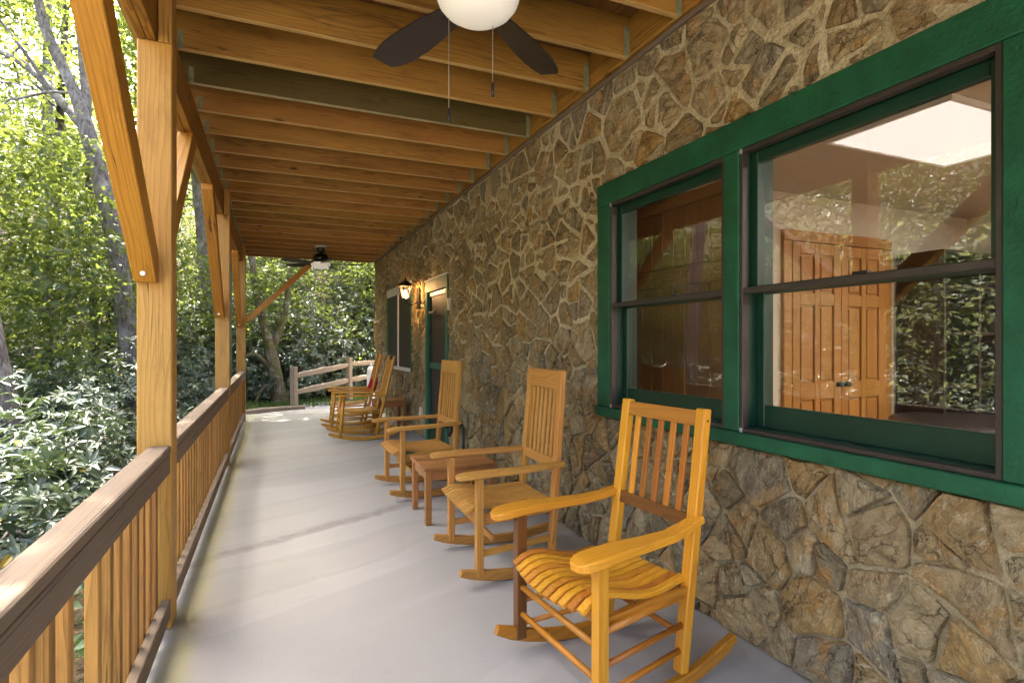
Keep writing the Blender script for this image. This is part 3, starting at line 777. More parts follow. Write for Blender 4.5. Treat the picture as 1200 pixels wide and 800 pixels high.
for (y0, y1) in ((ya0, ya1), (yb0, yb1)):
    # jamb liner
    for (a, b) in ((y0 - .004, y0 + .012), (y1 - .012, y1 + .004)): blk('jamb', (TX1 + .001, a, zi0), (WX + .16, b, zi1), 'green_dark', win, .001)
    blk('head_jamb', (TX1 + .001, y0 + .012, zi1 - .014), (WX + .16, y1 - .012, zi1 + .004), 'green_dark', win, .001)
    blk('sill', (TX1 + .001, y0 + .012, zi0 - .004), (WX + .2, y1 - .012, zi0 + .022), 'green_dark', win, .001)
    # brown storm-window frame
    sf = .019; sx0, sx1 = WX - .033, WX + .005
    st_ = blk('storm_frame', (sx0, y0 + .001, zi0 + .001), (sx1, y0 + sf, zi1 - .001), 'brown_metal', win, .002)
    blk('stile', (sx0, y1 - sf, zi0 + .001), (sx1, y1 - .001, zi1 - .001), 'brown_metal', st_, .002)
    blk('head_bar', (sx0, y0 + sf, zi1 - sf), (sx1, y1 - sf, zi1 - .001), 'brown_metal', st_, .002)
    blk('bottom_bar', (sx0, y0 + sf, zi0 + .001), (sx1, y1 - sf, zi0 + sf), 'brown_metal', st_, .002)
    blk('meeting_bar', (sx0 + .004, y0 + sf, 1.545), (sx1 - .002, y1 - sf, 1.572), 'brown_metal', st_, .002)
    for zz_ in (zi0 + .008, zi1 - .012): blk('corner_clip', (sx0 - .004, y1 - .016, zz_ - .01), (sx0 + .001, y1 - .002, zz_ + .012), 'grey_metal', st_, .001)
    # sashes: upper outside, lower inside
    for nm, xa, za, zb, bot, top in (('upper_sash', WX + .018, 1.545, zi1 - .015, .035, .052), ('lower_sash', WX + .056, zi0 + .022, 1.578, .098, .035)):
        xb = xa + .035; e = .055
        s = blk(nm, (xa, y0 + .013, za), (xb, y0 + e, zb), 'green_dark', win, .003)
        blk('sash_stile', (xa, y1 - e, za), (xb, y1 - .013, zb), 'green_dark', s, .003)
        blk('bottom_rail', (xa + .001, y0 + e, za), (xb - .001, y1 - e, za + bot), 'green_dark', s, .003)
        blk('top_rail', (xa + .001, y0 + e, zb - top), (xb - .001, y1 - e, zb), 'green_dark', s, .003)
        blk('pane', (xa + .014, y0 + e - .004, za + bot - .004), (xa + .018, y1 - e + .004, zb - top + .004), 'glass', s, 0)
    yc = (y0 + y1) / 2
    blk('sash_lock', (WX + .058, yc - .03, 1.579), (WX + .088, yc + .03, 1.596), 'black', win, .003)

# ------------------------------------------------------------------ the room behind it
RX0, RX1, RY0, RY1, RZ = WX + .17, 6.3, -1.4, 3.3, 2.55
def struct(name, lo, hi, mat, label):
    o = blk(name, lo, hi, mat, None, 0); tag(o, label, kind='structure'); return o
struct('room_floor', (RX0, RY0, -.05), (RX1, 4.3, 0), 'room_floor', 'brown floor of the room behind the window')
struct('room_ceiling', (RX0, RY0, RZ), (RX1, 4.3, RZ + .05), 'room_ceiling', 'beige ceiling of the room behind the window')
struct('room_wall_back', (RX1, RY0, 0), (RX1 + .1, 4.3, RZ), 'room_wall', 'far pinkish wall of the room behind the window')
struct('room_wall_side', (2.82, RY1, 0), (RX1, RY1 + .1, RZ), 'room_wall', 'pinkish-beige partition wall holding the panelled doors')
struct('room_wall_near', (RX0, RY0 - .1, 0), (RX1, RY0, RZ), 'room_wall', 'near wall of the room behind the window')
struct('room_wall_end', (RX0, 4.3, 0), (2.82, 4.4, RZ), 'room_wall', 'wall beside the cupboard in the room')
for (lo, hi) in (((RX0 - .06, RY0, 0), (RX0, wy0 + .02, RZ)), ((RX0 - .06, wy1 - .02, 0), (RX0, 4.3, RZ)), ((RX0 - .06, wy0 + .02, 0), (RX0, wy1 - .02, wz0 + .03)), ((RX0 - .06, wy0 + .02, zi1 + .01), (RX0, wy1 - .02, RZ))):
    struct('room_wall_window', lo, hi, 'room_wall', 'inside face of the window wall')
bar('ceiling_trim', (2.82, RY1 - .008, 2.30), (3.80, RY1 - .008, 2.30), .012, .02, 'room_ceiling'); tag(bpy.data.objects['ceiling_trim'], 'thin trim line on the partition wall', kind='structure')
# tall cupboard seen through the left pane
cb = thing('wall_cupboard', (2.7, 3.2, 0), 'dark plank cupboard behind the narrower left window', 'cupboard')
CBY0, CBY1, CBZ = 2.58, 4.2, 2.33
blk('carcass', (2.62, CBY0, .0), (2.80, CBY1, CBZ), 'cupboard', cb)
blk('cornice', (2.58, CBY0 - .02, CBZ - .06), (2.61, CBY1, CBZ + .02), 'cupboard', cb)
y = CBY0
while y < CBY1 - .05:
    blk('plank', (2.603, y + .002, .1), (2.619, y + .118, 1.72), 'cupboard', cb, .003)
    blk('plank', (2.603, y + .002, 1.86), (2.619, y + .118, CBZ - .061), 'cupboard', cb, .003); y += .12
blk('rail_board', (2.596, CBY0, 1.725), (2.6185, CBY1 - .05, 1.855), 'cupboard', cb)
# panelled double closet doors
cd = thing('closet_door', (4.4, RY1, 0), 'pair of panelled orange pine doors seen through the right window', 'door')
DX0, DX1 = 3.87, 5.02
yd = RY1 - .03
blk('casing', (DX0 - .09, yd - .005, 0), (DX0 - .002, RY1 - .001, 2.16), 'pine_door', cd)
blk('casing', (DX1 + .002, yd - .005, 0), (DX1 + .09, RY1 - .001, 2.16), 'pine_door', cd)
blk('head_casing', (DX0 - .09, yd - .008, 2.161), (DX1 + .09, RY1 - .001, 2.25), 'pine_door', cd)
lw = (DX1 - DX0) / 2
for q in range(2):
    x0 = DX0 + q * lw + .003; x1 = x0 + lw - .006
    lf = blk('door_leaf', (x0, yd + .012, .01), (x1, RY1 - .001, 2.155), 'pine_door', cd)
    sw = .085; xm = (x0 + x1) / 2
    for (a, b) in ((x0, x0 + sw), (x1 - sw, x1), (xm - .03, xm + .03)): blk('stile', (a, yd - .009, .011), (b, yd + .0115, 2.154), 'pine_door', lf, .004)
    for (a, b) in ((.011, .22), (.86, 1.0), (1.64, 1.74), (2.06, 2.153)):
        blk('rail', (x0 + sw, yd - .008, a), (xm - .03, yd + .0115, b), 'pine_door', lf, .003); blk('rail', (xm + .03, yd - .008, a), (x1 - sw, yd + .0115, b), 'pine_door', lf, .003)
    for (a, b) in ((.22, .86), (1.0, 1.64), (1.74, 2.06)):
        for (c, d) in ((x0 + sw, xm - .03), (xm + .03, x1 - sw)): blk('panel', (c + .020, yd - .003, a + .020), (d - .020, yd + .0115, b - .020), 'pine_door', lf, .013)
    kx = x1 - .045 if q == 0 else x0 + .045
    rod('knob', (kx, yd - .05, .98), (kx, yd - .001, .98), .022, 'black', lf, n=10)
sw_ = blk('light_switch', (3.58, RY1 - .012, 1.06), (3.655, RY1 - .001, 1.19), 'ivory', None, .004); tag(sw_, 'ivory light switch plate beside the pine doors', 'light switch')
blk('toggle', (3.612, RY1 - .022, 1.115), (3.624, RY1 - .0125, 1.14), 'ivory', sw_, .001)
for (lx, ly, lb) in ((3.63, 2.0, 'flat white rectangular ceiling light panel glowing in the room'), (3.63, -.35, 'added unseen ceiling panel brightening the room, hidden by the wall'), (5.45, .9, 'added unseen ceiling panel brightening the back of the room')):
    ct = thing('ceiling_light', (lx, ly, RZ), lb, 'ceiling light', 'room ceiling lights')
    blk('diffuser', (lx - .56, ly - .32, RZ - .022), (lx + .56, ly + .32, RZ - .006), 'panel' if ly == 2.0 else 'panel_fill', ct, .001)
    for (lo, hi) in (((lx - .58, ly - .34, RZ - .03), (lx - .56, ly + .34, RZ - .001)), ((lx + .56, ly - .34, RZ - .03), (lx + .58, ly + .34, RZ - .001)), ((lx - .56, ly - .34, RZ - .03), (lx + .56, ly - .32, RZ - .001)), ((lx - .56, ly + .32, RZ - .03), (lx + .56, ly + .34, RZ - .001))):
        blk('frame', lo, hi, 'white_trim', ct, .001)
# brown door at the back and round games table
bd = thing('back_door', (RX1, 2.4, 0), 'plain tan door at the back of the room above the round table', 'door')
blk('leaf', (RX1 - .04, 2.1, .01), (RX1 - .001, 2.85, 2.03), 'pine_door', bd); rod('knob', (RX1 - .1, 2.2, .98), (RX1 - .041, 2.2, .98), .025, 'black', bd)
ds = thing('darkening_shelf', (5.7, 3.1, 0), 'tall dark shelves added to darken the room behind the round table', 'shelf')  # added shelves stand in for the dim part of the room
blk('back_panel', (5.22, RY1 - .03, .0), (6.24, RY1 - .004, 2.12), 'table_dark', ds)
for xx in (5.2, 5.7, 6.22): blk('upright', (xx - .015, RY1 - .42, 0), (xx + .015, RY1 - .031, 2.12), 'table_dark', ds)
for zz_ in (.06, .5, .95, 1.4, 1.8, 2.1):
    for (p, q) in ((5.216, 5.684), (5.716, 6.204)): blk('shelf_board', (p, RY1 - .41, zz_), (q, RY1 - .032, zz_ + .022), 'table_dark', ds)
rt = thing('round_table', (5.0, 2.6, 0), 'dark round games table inside the right window', 'table')
lathe('table_top', [(0, .735), (.5, .735), (.53, .725), (.545, .705), (.53, .685), (.47, .675), (0, .675)], 'felt', rt, T(5.0, 2.58, 0), 36)
lathe('apron', [(.47, .674), (.47, .45), (.40, .40), (.30, .38)], 'table_dark', rt, T(5.0, 2.58, 0), 24)
lathe('pedestal', [(.14, .56), (.09, .4), (.12, .2), (.3, .05), (.34, 0)], 'table_dark', rt, T(5.0, 2.58, 0), 20)
for a in range(8):
    an = a * math.pi / 4 + .2; cx, cyy = 5 + .44 * math.cos(an), 2.58 + .44 * math.sin(an)
    rod('leg', (cx, cyy, .5), (cx, cyy, .672), .03, 'table_dark', rt, n=8)
gb = thing('game_box', (4.72, 2.16, .735), 'small red, yellow and white box on the edge of the dark table', 'box')
bm4 = T(4.80, 2.22, 0) @ Matrix.Rotation(.35, 4, 'Z')
blk('box_base', (-.08, -.04, .737), (.08, .04, .785), 'box_red', gb, .002, bm4)
blk('box_band', (-.08, -.04, .786), (.08, .04, .805), 'box_yellow', gb, .002, bm4)
blk('box_lid', (-.078, -.038, .806), (.078, .038, .84), 'box_white', gb, .002, bm4)

# ------------------------------------------------------------------ screen door and far window
dy0, dy1, _, dz1 = DOOR
dr = thing('screen_door', (WX, 7, 0), 'dark screen door in a green frame in the stone wall', 'door')
blk('head_trim', (WX - .035, dy0, dz1 - .15), (WX + .06, dy1, dz1), 'green_faded', dr, .004)
blk('drip_cap', (WX - .05, dy0 - .01, dz1 + .001), (WX + .05, dy1 + .01, dz1 + .018), 'white_trim', dr, .003)
blk('side_trim', (WX - .033, dy0, 0.004), (WX + .06, dy0 + .09, dz1 - .151), 'green_faded', dr, .004)
blk('side_trim', (WX - .033, dy1 - .09, 0.004), (WX + .06, dy1, dz1 - .151), 'green_faded', dr, .004)
lf = blk('door_leaf', (WX + .012, dy0 + .092, .02), (WX + .04, dy1 - .092, dz1 - .153), 'screen', dr, .003)
for (a, b) in ((dy0 + .093, dy0 + .15), (dy1 - .15, dy1 - .093)): blk('stile', (WX - .006, a, .021), (WX + .011, b, dz1 - .154), 'green_dark', lf, .003)
for (a, b) in ((.021, .24), (.99, 1.07), (dz1 - .21, dz1 - .154)): blk('rail', (WX - .005, dy0 + .15, a), (WX + .0115, dy1 - .15, b), 'green_faded' if a < 1.5 and a > .5 else 'green_dark', lf, .003)
rod('handle', (WX - .035, dy0 + .125, 1.0), (WX - .035, dy0 + .125, 1.12), .009, 'black', lf)
blk('closer', (WX - .04, dy1 - .5, 1.72), (WX - .012, dy1 - .17, 1.74), 'black', lf)
bell = blk('doorbell', (WX - .05, 6.36, 1.72), (WX - .012, 6.40, 1.86), 'ivory', None, .004); tag(bell, 'small pale doorbell box right of the green door frame', 'doorbell')
fw = thing('slider_window', (WX, 9.35, .9), 'dark two-panel sliding window with pale sill near the far corner', 'window')
a0, a1, b0, b1 = FWIN
blk('head_trim', (WX - .03, a0, b1 - .13), (WX + .06, a1, b1), 'white_trim', fw, .004)
blk('side_trim', (WX - .03, a0, b0), (WX + .06, a0 + .045, b1 - .131), 'green_faded', fw, .004)
blk('side_trim', (WX - .03, a1 - .09, b0), (WX + .06, a1, b1 - .131), 'green_faded', fw, .004)
blk('sill', (WX - .05, a0 + .046, b0), (WX + .06, a1 - .091, b0 + .05), 'white_trim', fw, .004)
blk('mullion', (WX - .02, 9.38, b0 + .051), (WX + .03, 9.44, b1 - .132), 'white_trim', fw, .003)
for (p, q) in ((a0 + .046, 9.379), (9.441, a1 - .091)):
    s = blk('sash', (WX - .004, p, b0 + .051), (WX + .02, p + .03, b1 - .132), 'brown_metal', fw, .002)
    blk('stile', (WX - .004, q - .03, b0 + .051), (WX + .02, q, b1 - .132), 'brown_metal', s, .002)
    blk('screen_panel', (WX - .003, p + .03, b0 + .052), (WX - .001, q - .03, b1 - .133), 'screen', s, 0)
    blk('pane', (WX + .010, p + .03, b0 + .052), (WX + .014, q - .03, b1 - .133), 'glass', s, 0)

# lantern between the door and the far window
LY, LZ = 7.86, 1.98
ln = thing('wall_lantern', (WX, LY, LZ), 'lit brass wall lantern between the far window and screen door', 'lantern')
blk('wall_plate', (WX - .055, LY - .06, LZ - .17), (WX - .03, LY + .06, LZ + .14), 'fan_dark', ln, .006)
pts = [(WX - .05, LY, LZ - .06), (WX - .12, LY, LZ - .11), (WX - .19, LY, LZ - .10), (WX - .22, LY, LZ - .04)]
sweep('arm', pts, .018, .018, 'fan_dark', ln)
lm = T(WX - .225, LY, LZ)
lathe('base_cup', [(0, -.06), (.03, -.055), (.055, -.03), (.06, -.02)], 'fan_dark', ln, lm, 12)
lathe('roof', [(.125, .15), (.115, .165), (.06, .21), (.02, .235), (.015, .26), (0, .275)], 'fan_dark', ln, lm, 6, False)
vv = []; 
for z_, r_ in ((-.02, .06), (.15, .10)):
    for k in range(6): vv.append((r_ * math.cos(k * math.pi / 3), r_ * math.sin(k * math.pi / 3), z_))
for k in range(6):
    j = (k + 1) % 6
    obj('glass_pane', mesh('glass_pane', [vv[k], vv[j], vv[6 + j], vv[6 + k]], [(0, 1, 2, 3)], 'lamp_glass'), ln, lm)
    bar('cage_bar', vv[k], vv[6 + k], .01, .01, 'fan_dark', ln, base=lm, up=(0, 1, 0), bev=0)
lathe('flame_bulb', [(0, -.02), (.018, -.01), (.022, .03), (.012, .07), (0, .10)], 'bulb', ln, lm, 10)
ld = bpy.data.lights.new('lantern_glow', 'POINT'); ld.energy = 2.0; ld.color = (1, .55, .22); ld.shadow_soft_size = .03
lo = bpy.data.objects.new('lantern_glow', ld); link(lo, ln, T(WX - .225, LY, LZ + .12))
# outlet cover, hose tap
ob = blk('outlet_cover', (WX - .06, 7.66, .30), (WX - .018, 7.75, .43), 'ivory', None, .005); tag(ob, 'pale outlet cover low on the wall left of the door', 'outlet')
sp = thing('hose_tap', (WX, 5.87, .4), 'black hose tap with wheel handle and pipe on the stone wall', 'tap')
rod('spout', (WX - .01, 5.87, .42), (WX - .16, 5.87, .40), .022, 'black', sp); rod('nozzle', (WX - .15, 5.87, .41), (WX - .19, 5.87, .31), .024, 'black', sp)
rod('wheel_handle', (WX - .11, 5.87, .475), (WX - .11, 5.87, .49), .05, 'black', sp, n=12); rod('stem', (WX - .11, 5.87, .42), (WX - .11, 5.87, .476), .01, 'black', sp)
rod('collar', (WX - .18, 5.93, .41), (WX - .18, 5.99, .41), .028, 'black', sp)
rod('pipe', (WX - .07, 5.72, .004), (WX - .07, 5.72, .42), .014, 'black', sp)
rod('elbow', (WX - .07, 5.72, .41), (WX - .07, 5.85, .42), .014, 'black', sp)
mt = blk('doormat', (1.32, 5.9, .004), (1.88, 7.05, .018), 'mat_green', None, .004); tag(mt, 'dark green doormat on the floor in front of the screen door', 'doormat')

# ------------------------------------------------------------------ ceiling fans
def fan(cx, cy_, a0, label, ring=True):
    t = thing('ceiling_fan', (cx, cy_, 3.2), label, 'ceiling fan', 'porch ceiling fans')
    mw = T(cx, cy_, 0)
    blk('mount_block', (cx - .09, cy_ - .2, JB + .008), (cx + .09, cy_ + .2, JB + .045), 'white_plastic', t)
    lathe('canopy', [(.075, 2.99), (.075, 2.95), (.055, 2.915), (.02, 2.90)], 'fan_dark', t, mw, 20)
    rod('downrod', (cx, cy_, 2.78), (cx, cy_, 2.92), .013, 'fan_dark', t)
    lathe('motor', [(.03, 2.83), (.09, 2.815), (.125, 2.77), (.13, 2.72), (.11, 2.69), (.07, 2.675), (.06, 2.675), (.10, 2.67), (.155, 2.665), (.16, 2.657)], 'fan_dark', t, T(cx, cy_, .075), 28)
    lathe('bowl', [(.168, 2.672), (.168, 2.655), (.158, 2.628), (.138, 2.603), (.108, 2.583), (.072, 2.571), (.035, 2.566), (0, 2.565)], 'bowl', t, T(cx, cy_, .062), 36)
    for k in range(5):
        a = a0 + k * math.radians(72)
        bmw = T(cx, cy_, 2.715) @ Matrix.Rotation(a, 4, 'Z')
        ir = bar('blade_iron', (.10, 0, .01), (.23, 0, .004), .045, .008, 'fan_dark', t, base=bmw)
        # blade: widening paddle, slightly pitched
        pr = [(.17, -.05), (.17, .05), (.30, .070), (.45, .083), (.58, .084), (.66, .074), (.725, .055), (.715, -.045), (.67, -.066), (.58, -.082), (.45, -.083), (.30, -.070)]
        n = len(pr); pm = bmw @ T(.44, 0, .004) @ Matrix.Rotation(R(12), 4, 'X')
        vv = [(x - .44, y, .004) for x, y in pr] + [(x - .44, y, -.004) for x, y in pr]
        ff = [tuple(range(n - 1, -1, -1)), tuple(range(n, 2 * n))] + [(i, (i + 1) % n, n + (i + 1) % n, n + i) for i in range(n)]
        me = mesh('blade', vv, ff, 'fan_blade'); b = bmesh.new(); b.from_mesh(me); bmesh.ops.recalc_face_normals(b, faces=b.faces); b.to_mesh(me); b.free()
        obj('blade', me, t, pm)
    for (dx, dy, zb) in ((-.095, .09, 2.29), (.075, .03, 2.40)):
        ch = rod('pull_chain', (cx + dx, cy_ + dy, zb), (cx + dx, cy_ + dy, 2.70), .0018, 'chain', t, n=6)
        rod('fob', (cx + dx, cy_ + dy, zb - .055), (cx + dx, cy_ + dy, zb), .007, 'black', ch, n=8)
fan(.76, 2.123, R(39), 'dark five-blade ceiling fan with white glass bowl at the top of the picture')
fan(.77, 10.33, R(-8), 'small distant dark ceiling fan with white bowl at the far porch end')

# ------------------------------------------------------------------ rocking chairs (front towards local -x)
def rocker_pts(x0, x1, y0, y1, rad, n=12, lift=.0, mid=.03):
    out = []
    for i in range(n + 1):
        t = i / n; x = x0 + (x1 - x0) * t; xx = x - mid
        out.append((x, y0 + (y1 - y0) * t, rad - math.sqrt(rad * rad - xx * xx) + lift))
    return out
def chair_a(loc, rz, label, group):
    """the varnished front chair: square posts, five back slats, contoured seat slats, dowel rungs"""
    t = thing('rocking_chair', loc, label, 'rocking chair', group, rz); B = WM[t.name]
    FX, FY, BX, BY, TX, TY, H = -.267, .285, .155, .232, .285, .228, 1.066
    back = lambda z, s: Vector((BX + (TX - BX) * max(0, (z - .1)) / (H - .1), s * (BY + (TY - BY) * z / H), z))
    for s in (1, -1):
        bar('front_leg', (FX, s * FY, .055), (FX, s * FY, .585), .046, .042, 'chair_brown' if s == 1 else 'chair_yellow', t, base=B)
        bar('back_post', back(.06, s), back(H, s), .040, .050, 'chair_yellow', t, up=(0, 1, 0), base=B, bev=.005)
        rp = rocker_pts(-.375, .455, s * .295, s * .225, 1.05)
        sweep('rocker', [(x, y, z + .028) for x, y, z in rp], .034, [.036] + [.052] * 11 + [.034], 'chair_orange', t, side=(0, 1, 0), base=B)
        # arm: S-curved paddle
        ap = [(-.392, s * .305, .588), (-.388, s * .305, .588), (-.378, s * .305, .590), (-.36, s * .306, .594), (-.33, s * .306, .599), (-.29, s * .306, .603), (-.2, s * .303, .610), (-.08, s * .293, .610), (.06, s * .280, .613), (.15, s * .262, .626), (.232, s * .252, .645)]
        sweep('arm', ap, [.018, .046, .074, .096, .108, .110, .100, .082, .070, .060, .052], [.018, .026, .030, .034, .035, .035, .033, .030, .029, .029, .029], 'chair_yellow', t, side=(0, 1, 0), base=B)
        # side rungs and seat rail
        sl = bar('seat_rail', (FX + .01, s * .262, .345), (BX + .05, s * .235, .365), .022, .045, 'chair_orange', t, base=B)
        for z0, z1 in ((.335, .36), (.215, .24), (.115, .145)):
            rod('side_rung', (FX, s * FY, z0), back(z1, s), .0115 if z0 < .3 else .015, 'chair_orange', t, base=B)
    for z in (.28, .165):
        rod('front_rung', (FX, -FY, z), (FX, FY, z), .0125, 'chair_orange', t, base=B)
    rod('back_rung', back(.20, -1), back(.20, 1), .0125, 'chair_orange', t, base=B)
    bar('seat_rail', (FX + .02, -.26, .365), (FX + .02, .26, .365), .03, .04, 'chair_orange', t, base=B)
    bar('seat_rail', (BX + .03, -.24, .352), (BX + .03, .24, .352), .03, .04, 'chair_orange', t, base=B)
    for s in (1, -1):     # dark screw plugs
        for z in (.64, 1.02): rod('screw_plug', back(z, s) + Vector((0, s * .018, 0)), back(z, s) + Vector((0, s * .0265, 0)), .005, 'black', t, n=8, base=B)
        rod('screw_plug', (FX - .020, s * FY, .565), (FX - .0235, s * FY, .565), .006, 'black', t, n=8, base=B)
    # contoured seat slats, front to back
    n = 11
    for i in range(n):
        u = (i + .5) / n * 2 - 1
        edge = abs(u)
        dish = -.010 * (1 - u * u)
        pts = []
        xf = -.345 + .035 * edge ** 2; xb = .19
        for k in range(13):
            q = k / 12; x = xf + (xb - xf) * q
            z = .408 + .020 * math.exp(-((q - .20) / .16) ** 2) - .030 * math.exp(-((q - .68) / .25) ** 2) - .030 * max(0, .10 - q) * 8 + dish + (.012 * edge ** 3)
            y = u * (.262 - .035 * q)
            pts.append((x, y, z))
        sweep('seat_slat', pts, .034, .022, 'chair_orange' if i % 3 == 1 else 'chair_yellow', t, side=(0, 1, 0), base=B)
    bar('crest_rail', back(1.025, -1) + Vector((0, .02, 0)), back(1.025, 1) - Vector((0, .02, 0)), .024, .062, 'chair_orange', t, base=B, up=(.2, 0, 1))
    bar('lower_rail', back(.625, -1) + Vector((0, .02, 0)), back(.625, 1) - Vector((0, .02, 0)), .024, .052, 'chair_brown', t, base=B, up=(.2, 0, 1))
    for i in range(5):
        y = (i - 2) * .074
        p0, p1 = back(.648, 0), back(.997, 0)
        bar('back_slat', (p0.x, y * .98, p0.z), (p1.x, y, p1.z), .030, .013, ('chair_orange', 'chair_orange', 'chair_brown2', 'chair_brown2', 'chair_yellow')[i], t, up=(1, 0, 0), base=B)
    return t
def chair_b(loc, rz, label, group):
    """pale teak rocker with a wide crest board and straight arms"""
    t = thing('rocking_chair', loc, label, 'rocking chair', group, rz); B = WM[t.name]; m = 'teak'
    FX, FY, BX, BY, TX, TY, H = -.265, .297, .19, .25, .275, .228, 1.164
    back = lambda z, s: Vector((BX + (TX - BX) * max(0, z - .1) / (H - .1), s * (BY + (TY - BY) * z / H), z))
    for s in (1, -1):
        bar('front_leg', (FX, s * FY, .05), (FX, s * FY, .59), .040, .048, m, t, base=B)
        bar('back_post', back(.05, s), back(H, s), .036, .056, m, t, up=(0, 1, 0), base=B, bev=.005)
        rp = rocker_pts(-.375, .47, s * .305, s * .25, 1.55)
        sweep('rocker', [(x, y, z + .03) for x, y, z in rp], .036, [.034, .05] + [.055] * 10 + [.034], m, t, base=B)
        ap = [(-.40, s * .315, .600), (-.385, s * .315, .602), (-.34, s * .316, .607), (-.2, s * .312, .611), (0, s * .30, .612), (.13, s * .283, .616), (.255, s * .268, .622)]
        sweep('arm', ap, [.045, .074, .088, .084, .074, .066, .060], [.018, .026, .028, .028, .028, .028, .028], m, t, base=B)
        bar('side_apron', (FX, s * .285, .352), back(.372, s), .022, .062, m, t, base=B)
        bar('side_stretcher', (FX, s * FY, .17), back(.19, s), .018, .036, m, t, base=B)
    bar('front_apron', (FX, -FY, .36), (FX, FY, .36), .022, .06, m, t, base=B)
    bar('front_stretcher', (FX + .09, -FY + .03, .235), (FX + .09, FY - .03, .235), .018, .036, m, t, base=B)
    bar('back_apron', back(.36, -1), back(.36, 1), .022, .06, m, t, base=B)
    n = 11
    for i in range(n):
        u = (i + .5) / n * 2 - 1; pts = []
        for k in range(11):
            q = k / 10; x = -.335 + .545 * q
            z = .405 + .014 * math.exp(-((q - .18) / .16) ** 2) - .026 * math.exp(-((q - .65) / .28) ** 2) - .20 * max(0, .10 - q) + .008 * abs(u) ** 3 - .006
            pts.append((x, u * (.272 - .035 * q), z))
        sweep('seat_slat', pts, .038, .02, m, t, base=B)
    bar('crest_rail', back(1.105, -1) + Vector((0, .018, 0)), back(1.105, 1) - Vector((0, .018, 0)), .026, .115, m, t, base=B, up=(.13, 0, 1))
    bar('lower_rail', back(.61, -1) + Vector((0, .018, 0)), back(.61, 1) - Vector((0, .018, 0)), .024, .06, m, t, base=B, up=(.13, 0, 1))
    for i in range(6):
        y = (i - 2.5) * .062; p0, p1 = back(.638, 0), back(1.049, 0)
        bar('back_slat', (p0.x, y, p0.z), (p1.x, y, p1.z), .030, .013, m, t, up=(1, 0, 0), base=B)
    return t
def chair_c(loc, rz, label, group):
    """golden rustic rocker of round turned posts with many rungs"""
    t = thing('rocking_chair', loc, label, 'rocking chair', group, rz); B = WM[t.name]; m = 'chair_gold'
    FX, FY, BX, BY, TX, TY, H = -.26, .28, .16, .235, .43, .235, 1.15
    back = lambda z, s: Vector((BX + (TX - BX) * z / H, s * (BY + (TY - BY) * z / H), z))
    fl_ = lambda z, s: Vector((FX - .05 + .09 * z, s * FY, z))
    for s in (1, -1):
        rod('front_leg', fl_(.05, s), fl_(.60, s), .022, m, t, base=B)
        rod('back_post', back(.05, s), back(H, s), .021, m, t, base=B, rings=((-.5, .019), (-.2, .023), (.46, .021), (.475, .015), (.487, .022), (.496, .020), (.5, .010)))
        rp = rocker_pts(-.45, .50, s * .285, s * .24, 1.35)
        sweep('rocker', [(x, y, z + .028) for x, y, z in rp], .03, [.03] + [.05] * 11 + [.03], m, t, base=B)
        ap = [(-.36, s * .29, .612), (-.34, s * .29, .615), (-.28, s * .29, .617), (-.1, s * .283, .612), (.1, s * .262, .607), (.30, s * .25, .607)]
        sweep('arm', ap, [.05, .085, .10, .09, .065, .05], [.02, .026, .026, .026, .026, .026], m, t, base=B)
        for z in (.36, .245, .15): rod('side_rung', fl_(z, s), back(z + .01, s), .012, m, t, base=B)
    for z in (.34, .25, .16): rod('front_rung', fl_(z, -1), fl_(z, 1), .012, m, t, base=B)
    for z in (.36, .2): rod('back_rung', back(z, -1), back(z, 1), .012, m, t, base=B)
    n = 10
    for i in range(n):
        u = (i + .5) / n * 2 - 1
        sweep('seat_slat', [(-.31 + .5 * q / 6, u * (.25 - .03 * q / 6), .405 - .02 * math.sin(q / 6 * math.pi) - .008 * (q == 0)) for q in range(7)], .044, .018, m, t, base=B)
    for z in (.62, 1.06): bar('crest_rail' if z > 1 else 'lower_rail', back(z, -1), back(z, 1), .02, .06, m, t, base=B, up=(.2, 0, 1))
    for i in range(5):
        y = (i - 2) * .08; p0, p1 = back(.65, 0), back(1.03, 0)
        bar('back_slat', (p0.x, y, p0.z), (p1.x, y, p1.z), .028, .012, m, t, up=(1, 0, 0), base=B)
    return t
grp = 'rocking chairs lined up along the wall'
chair_a((1.272, 1.943, 0), R(4.7), 'glossy orange-yellow slatted rocking chair closest, under the green window', grp)
chair_b((1.315, 3.172, 0), R(-2), 'pale teak rocking chair between the small brown table and the glossy front chair', grp)
chair_b((1.258, 4.99, 0), R(2), 'pale teak rocking chair just beyond the small brown table', grp)
c4 = chair_c((1.14, 8.06, 0), R(-2), 'golden round-post rocking chair, nearer of the two at the far end', grp)
c5 = chair_c((1.13, 9.06, 0), R(-3), 'golden round-post rocking chair, farthest along the porch', grp)

def side_table(loc, sx, sy, h, label, rz=0):
    t = thing('side_table', loc, label, 'table', 'small side tables between the chairs', rz); B = WM[t.name]; m = 'table'
    for a in (-1, 1):
        for b in (-1, 1): bar('leg', (a * (sx / 2 - .035), b * (sy / 2 - .035), .002), (a * (sx / 2 - .035), b * (sy / 2 - .035), h - .024), .046, .046, m, t, base=B)
    for b in (-1, 1):
        bar('apron', (-sx / 2 + .058, b * (sy / 2 - .035), h - .062), (sx / 2 - .058, b * (sy / 2 - .035), h - .062), .022, .07, m, t, base=B)
        bar('apron', (b * (sx / 2 - .035), -sy / 2 + .058, h - .062), (b * (sx / 2 - .035), sy / 2 - .058, h - .062), .022, .07, m, t, base=B)
    n = 6; w = sy / n
    for i in range(n): bar('top_slat', (-sx / 2, -sy / 2 + w * (i + .5), h - .012), (sx / 2, -sy / 2 + w * (i + .5), h - .012), w - .003, .024, m, t, base=B)
side_table((1.29, 4.20, 0), .56, .50, .42, 'small brown slatted wooden side table between the two pale chairs', R(-1))
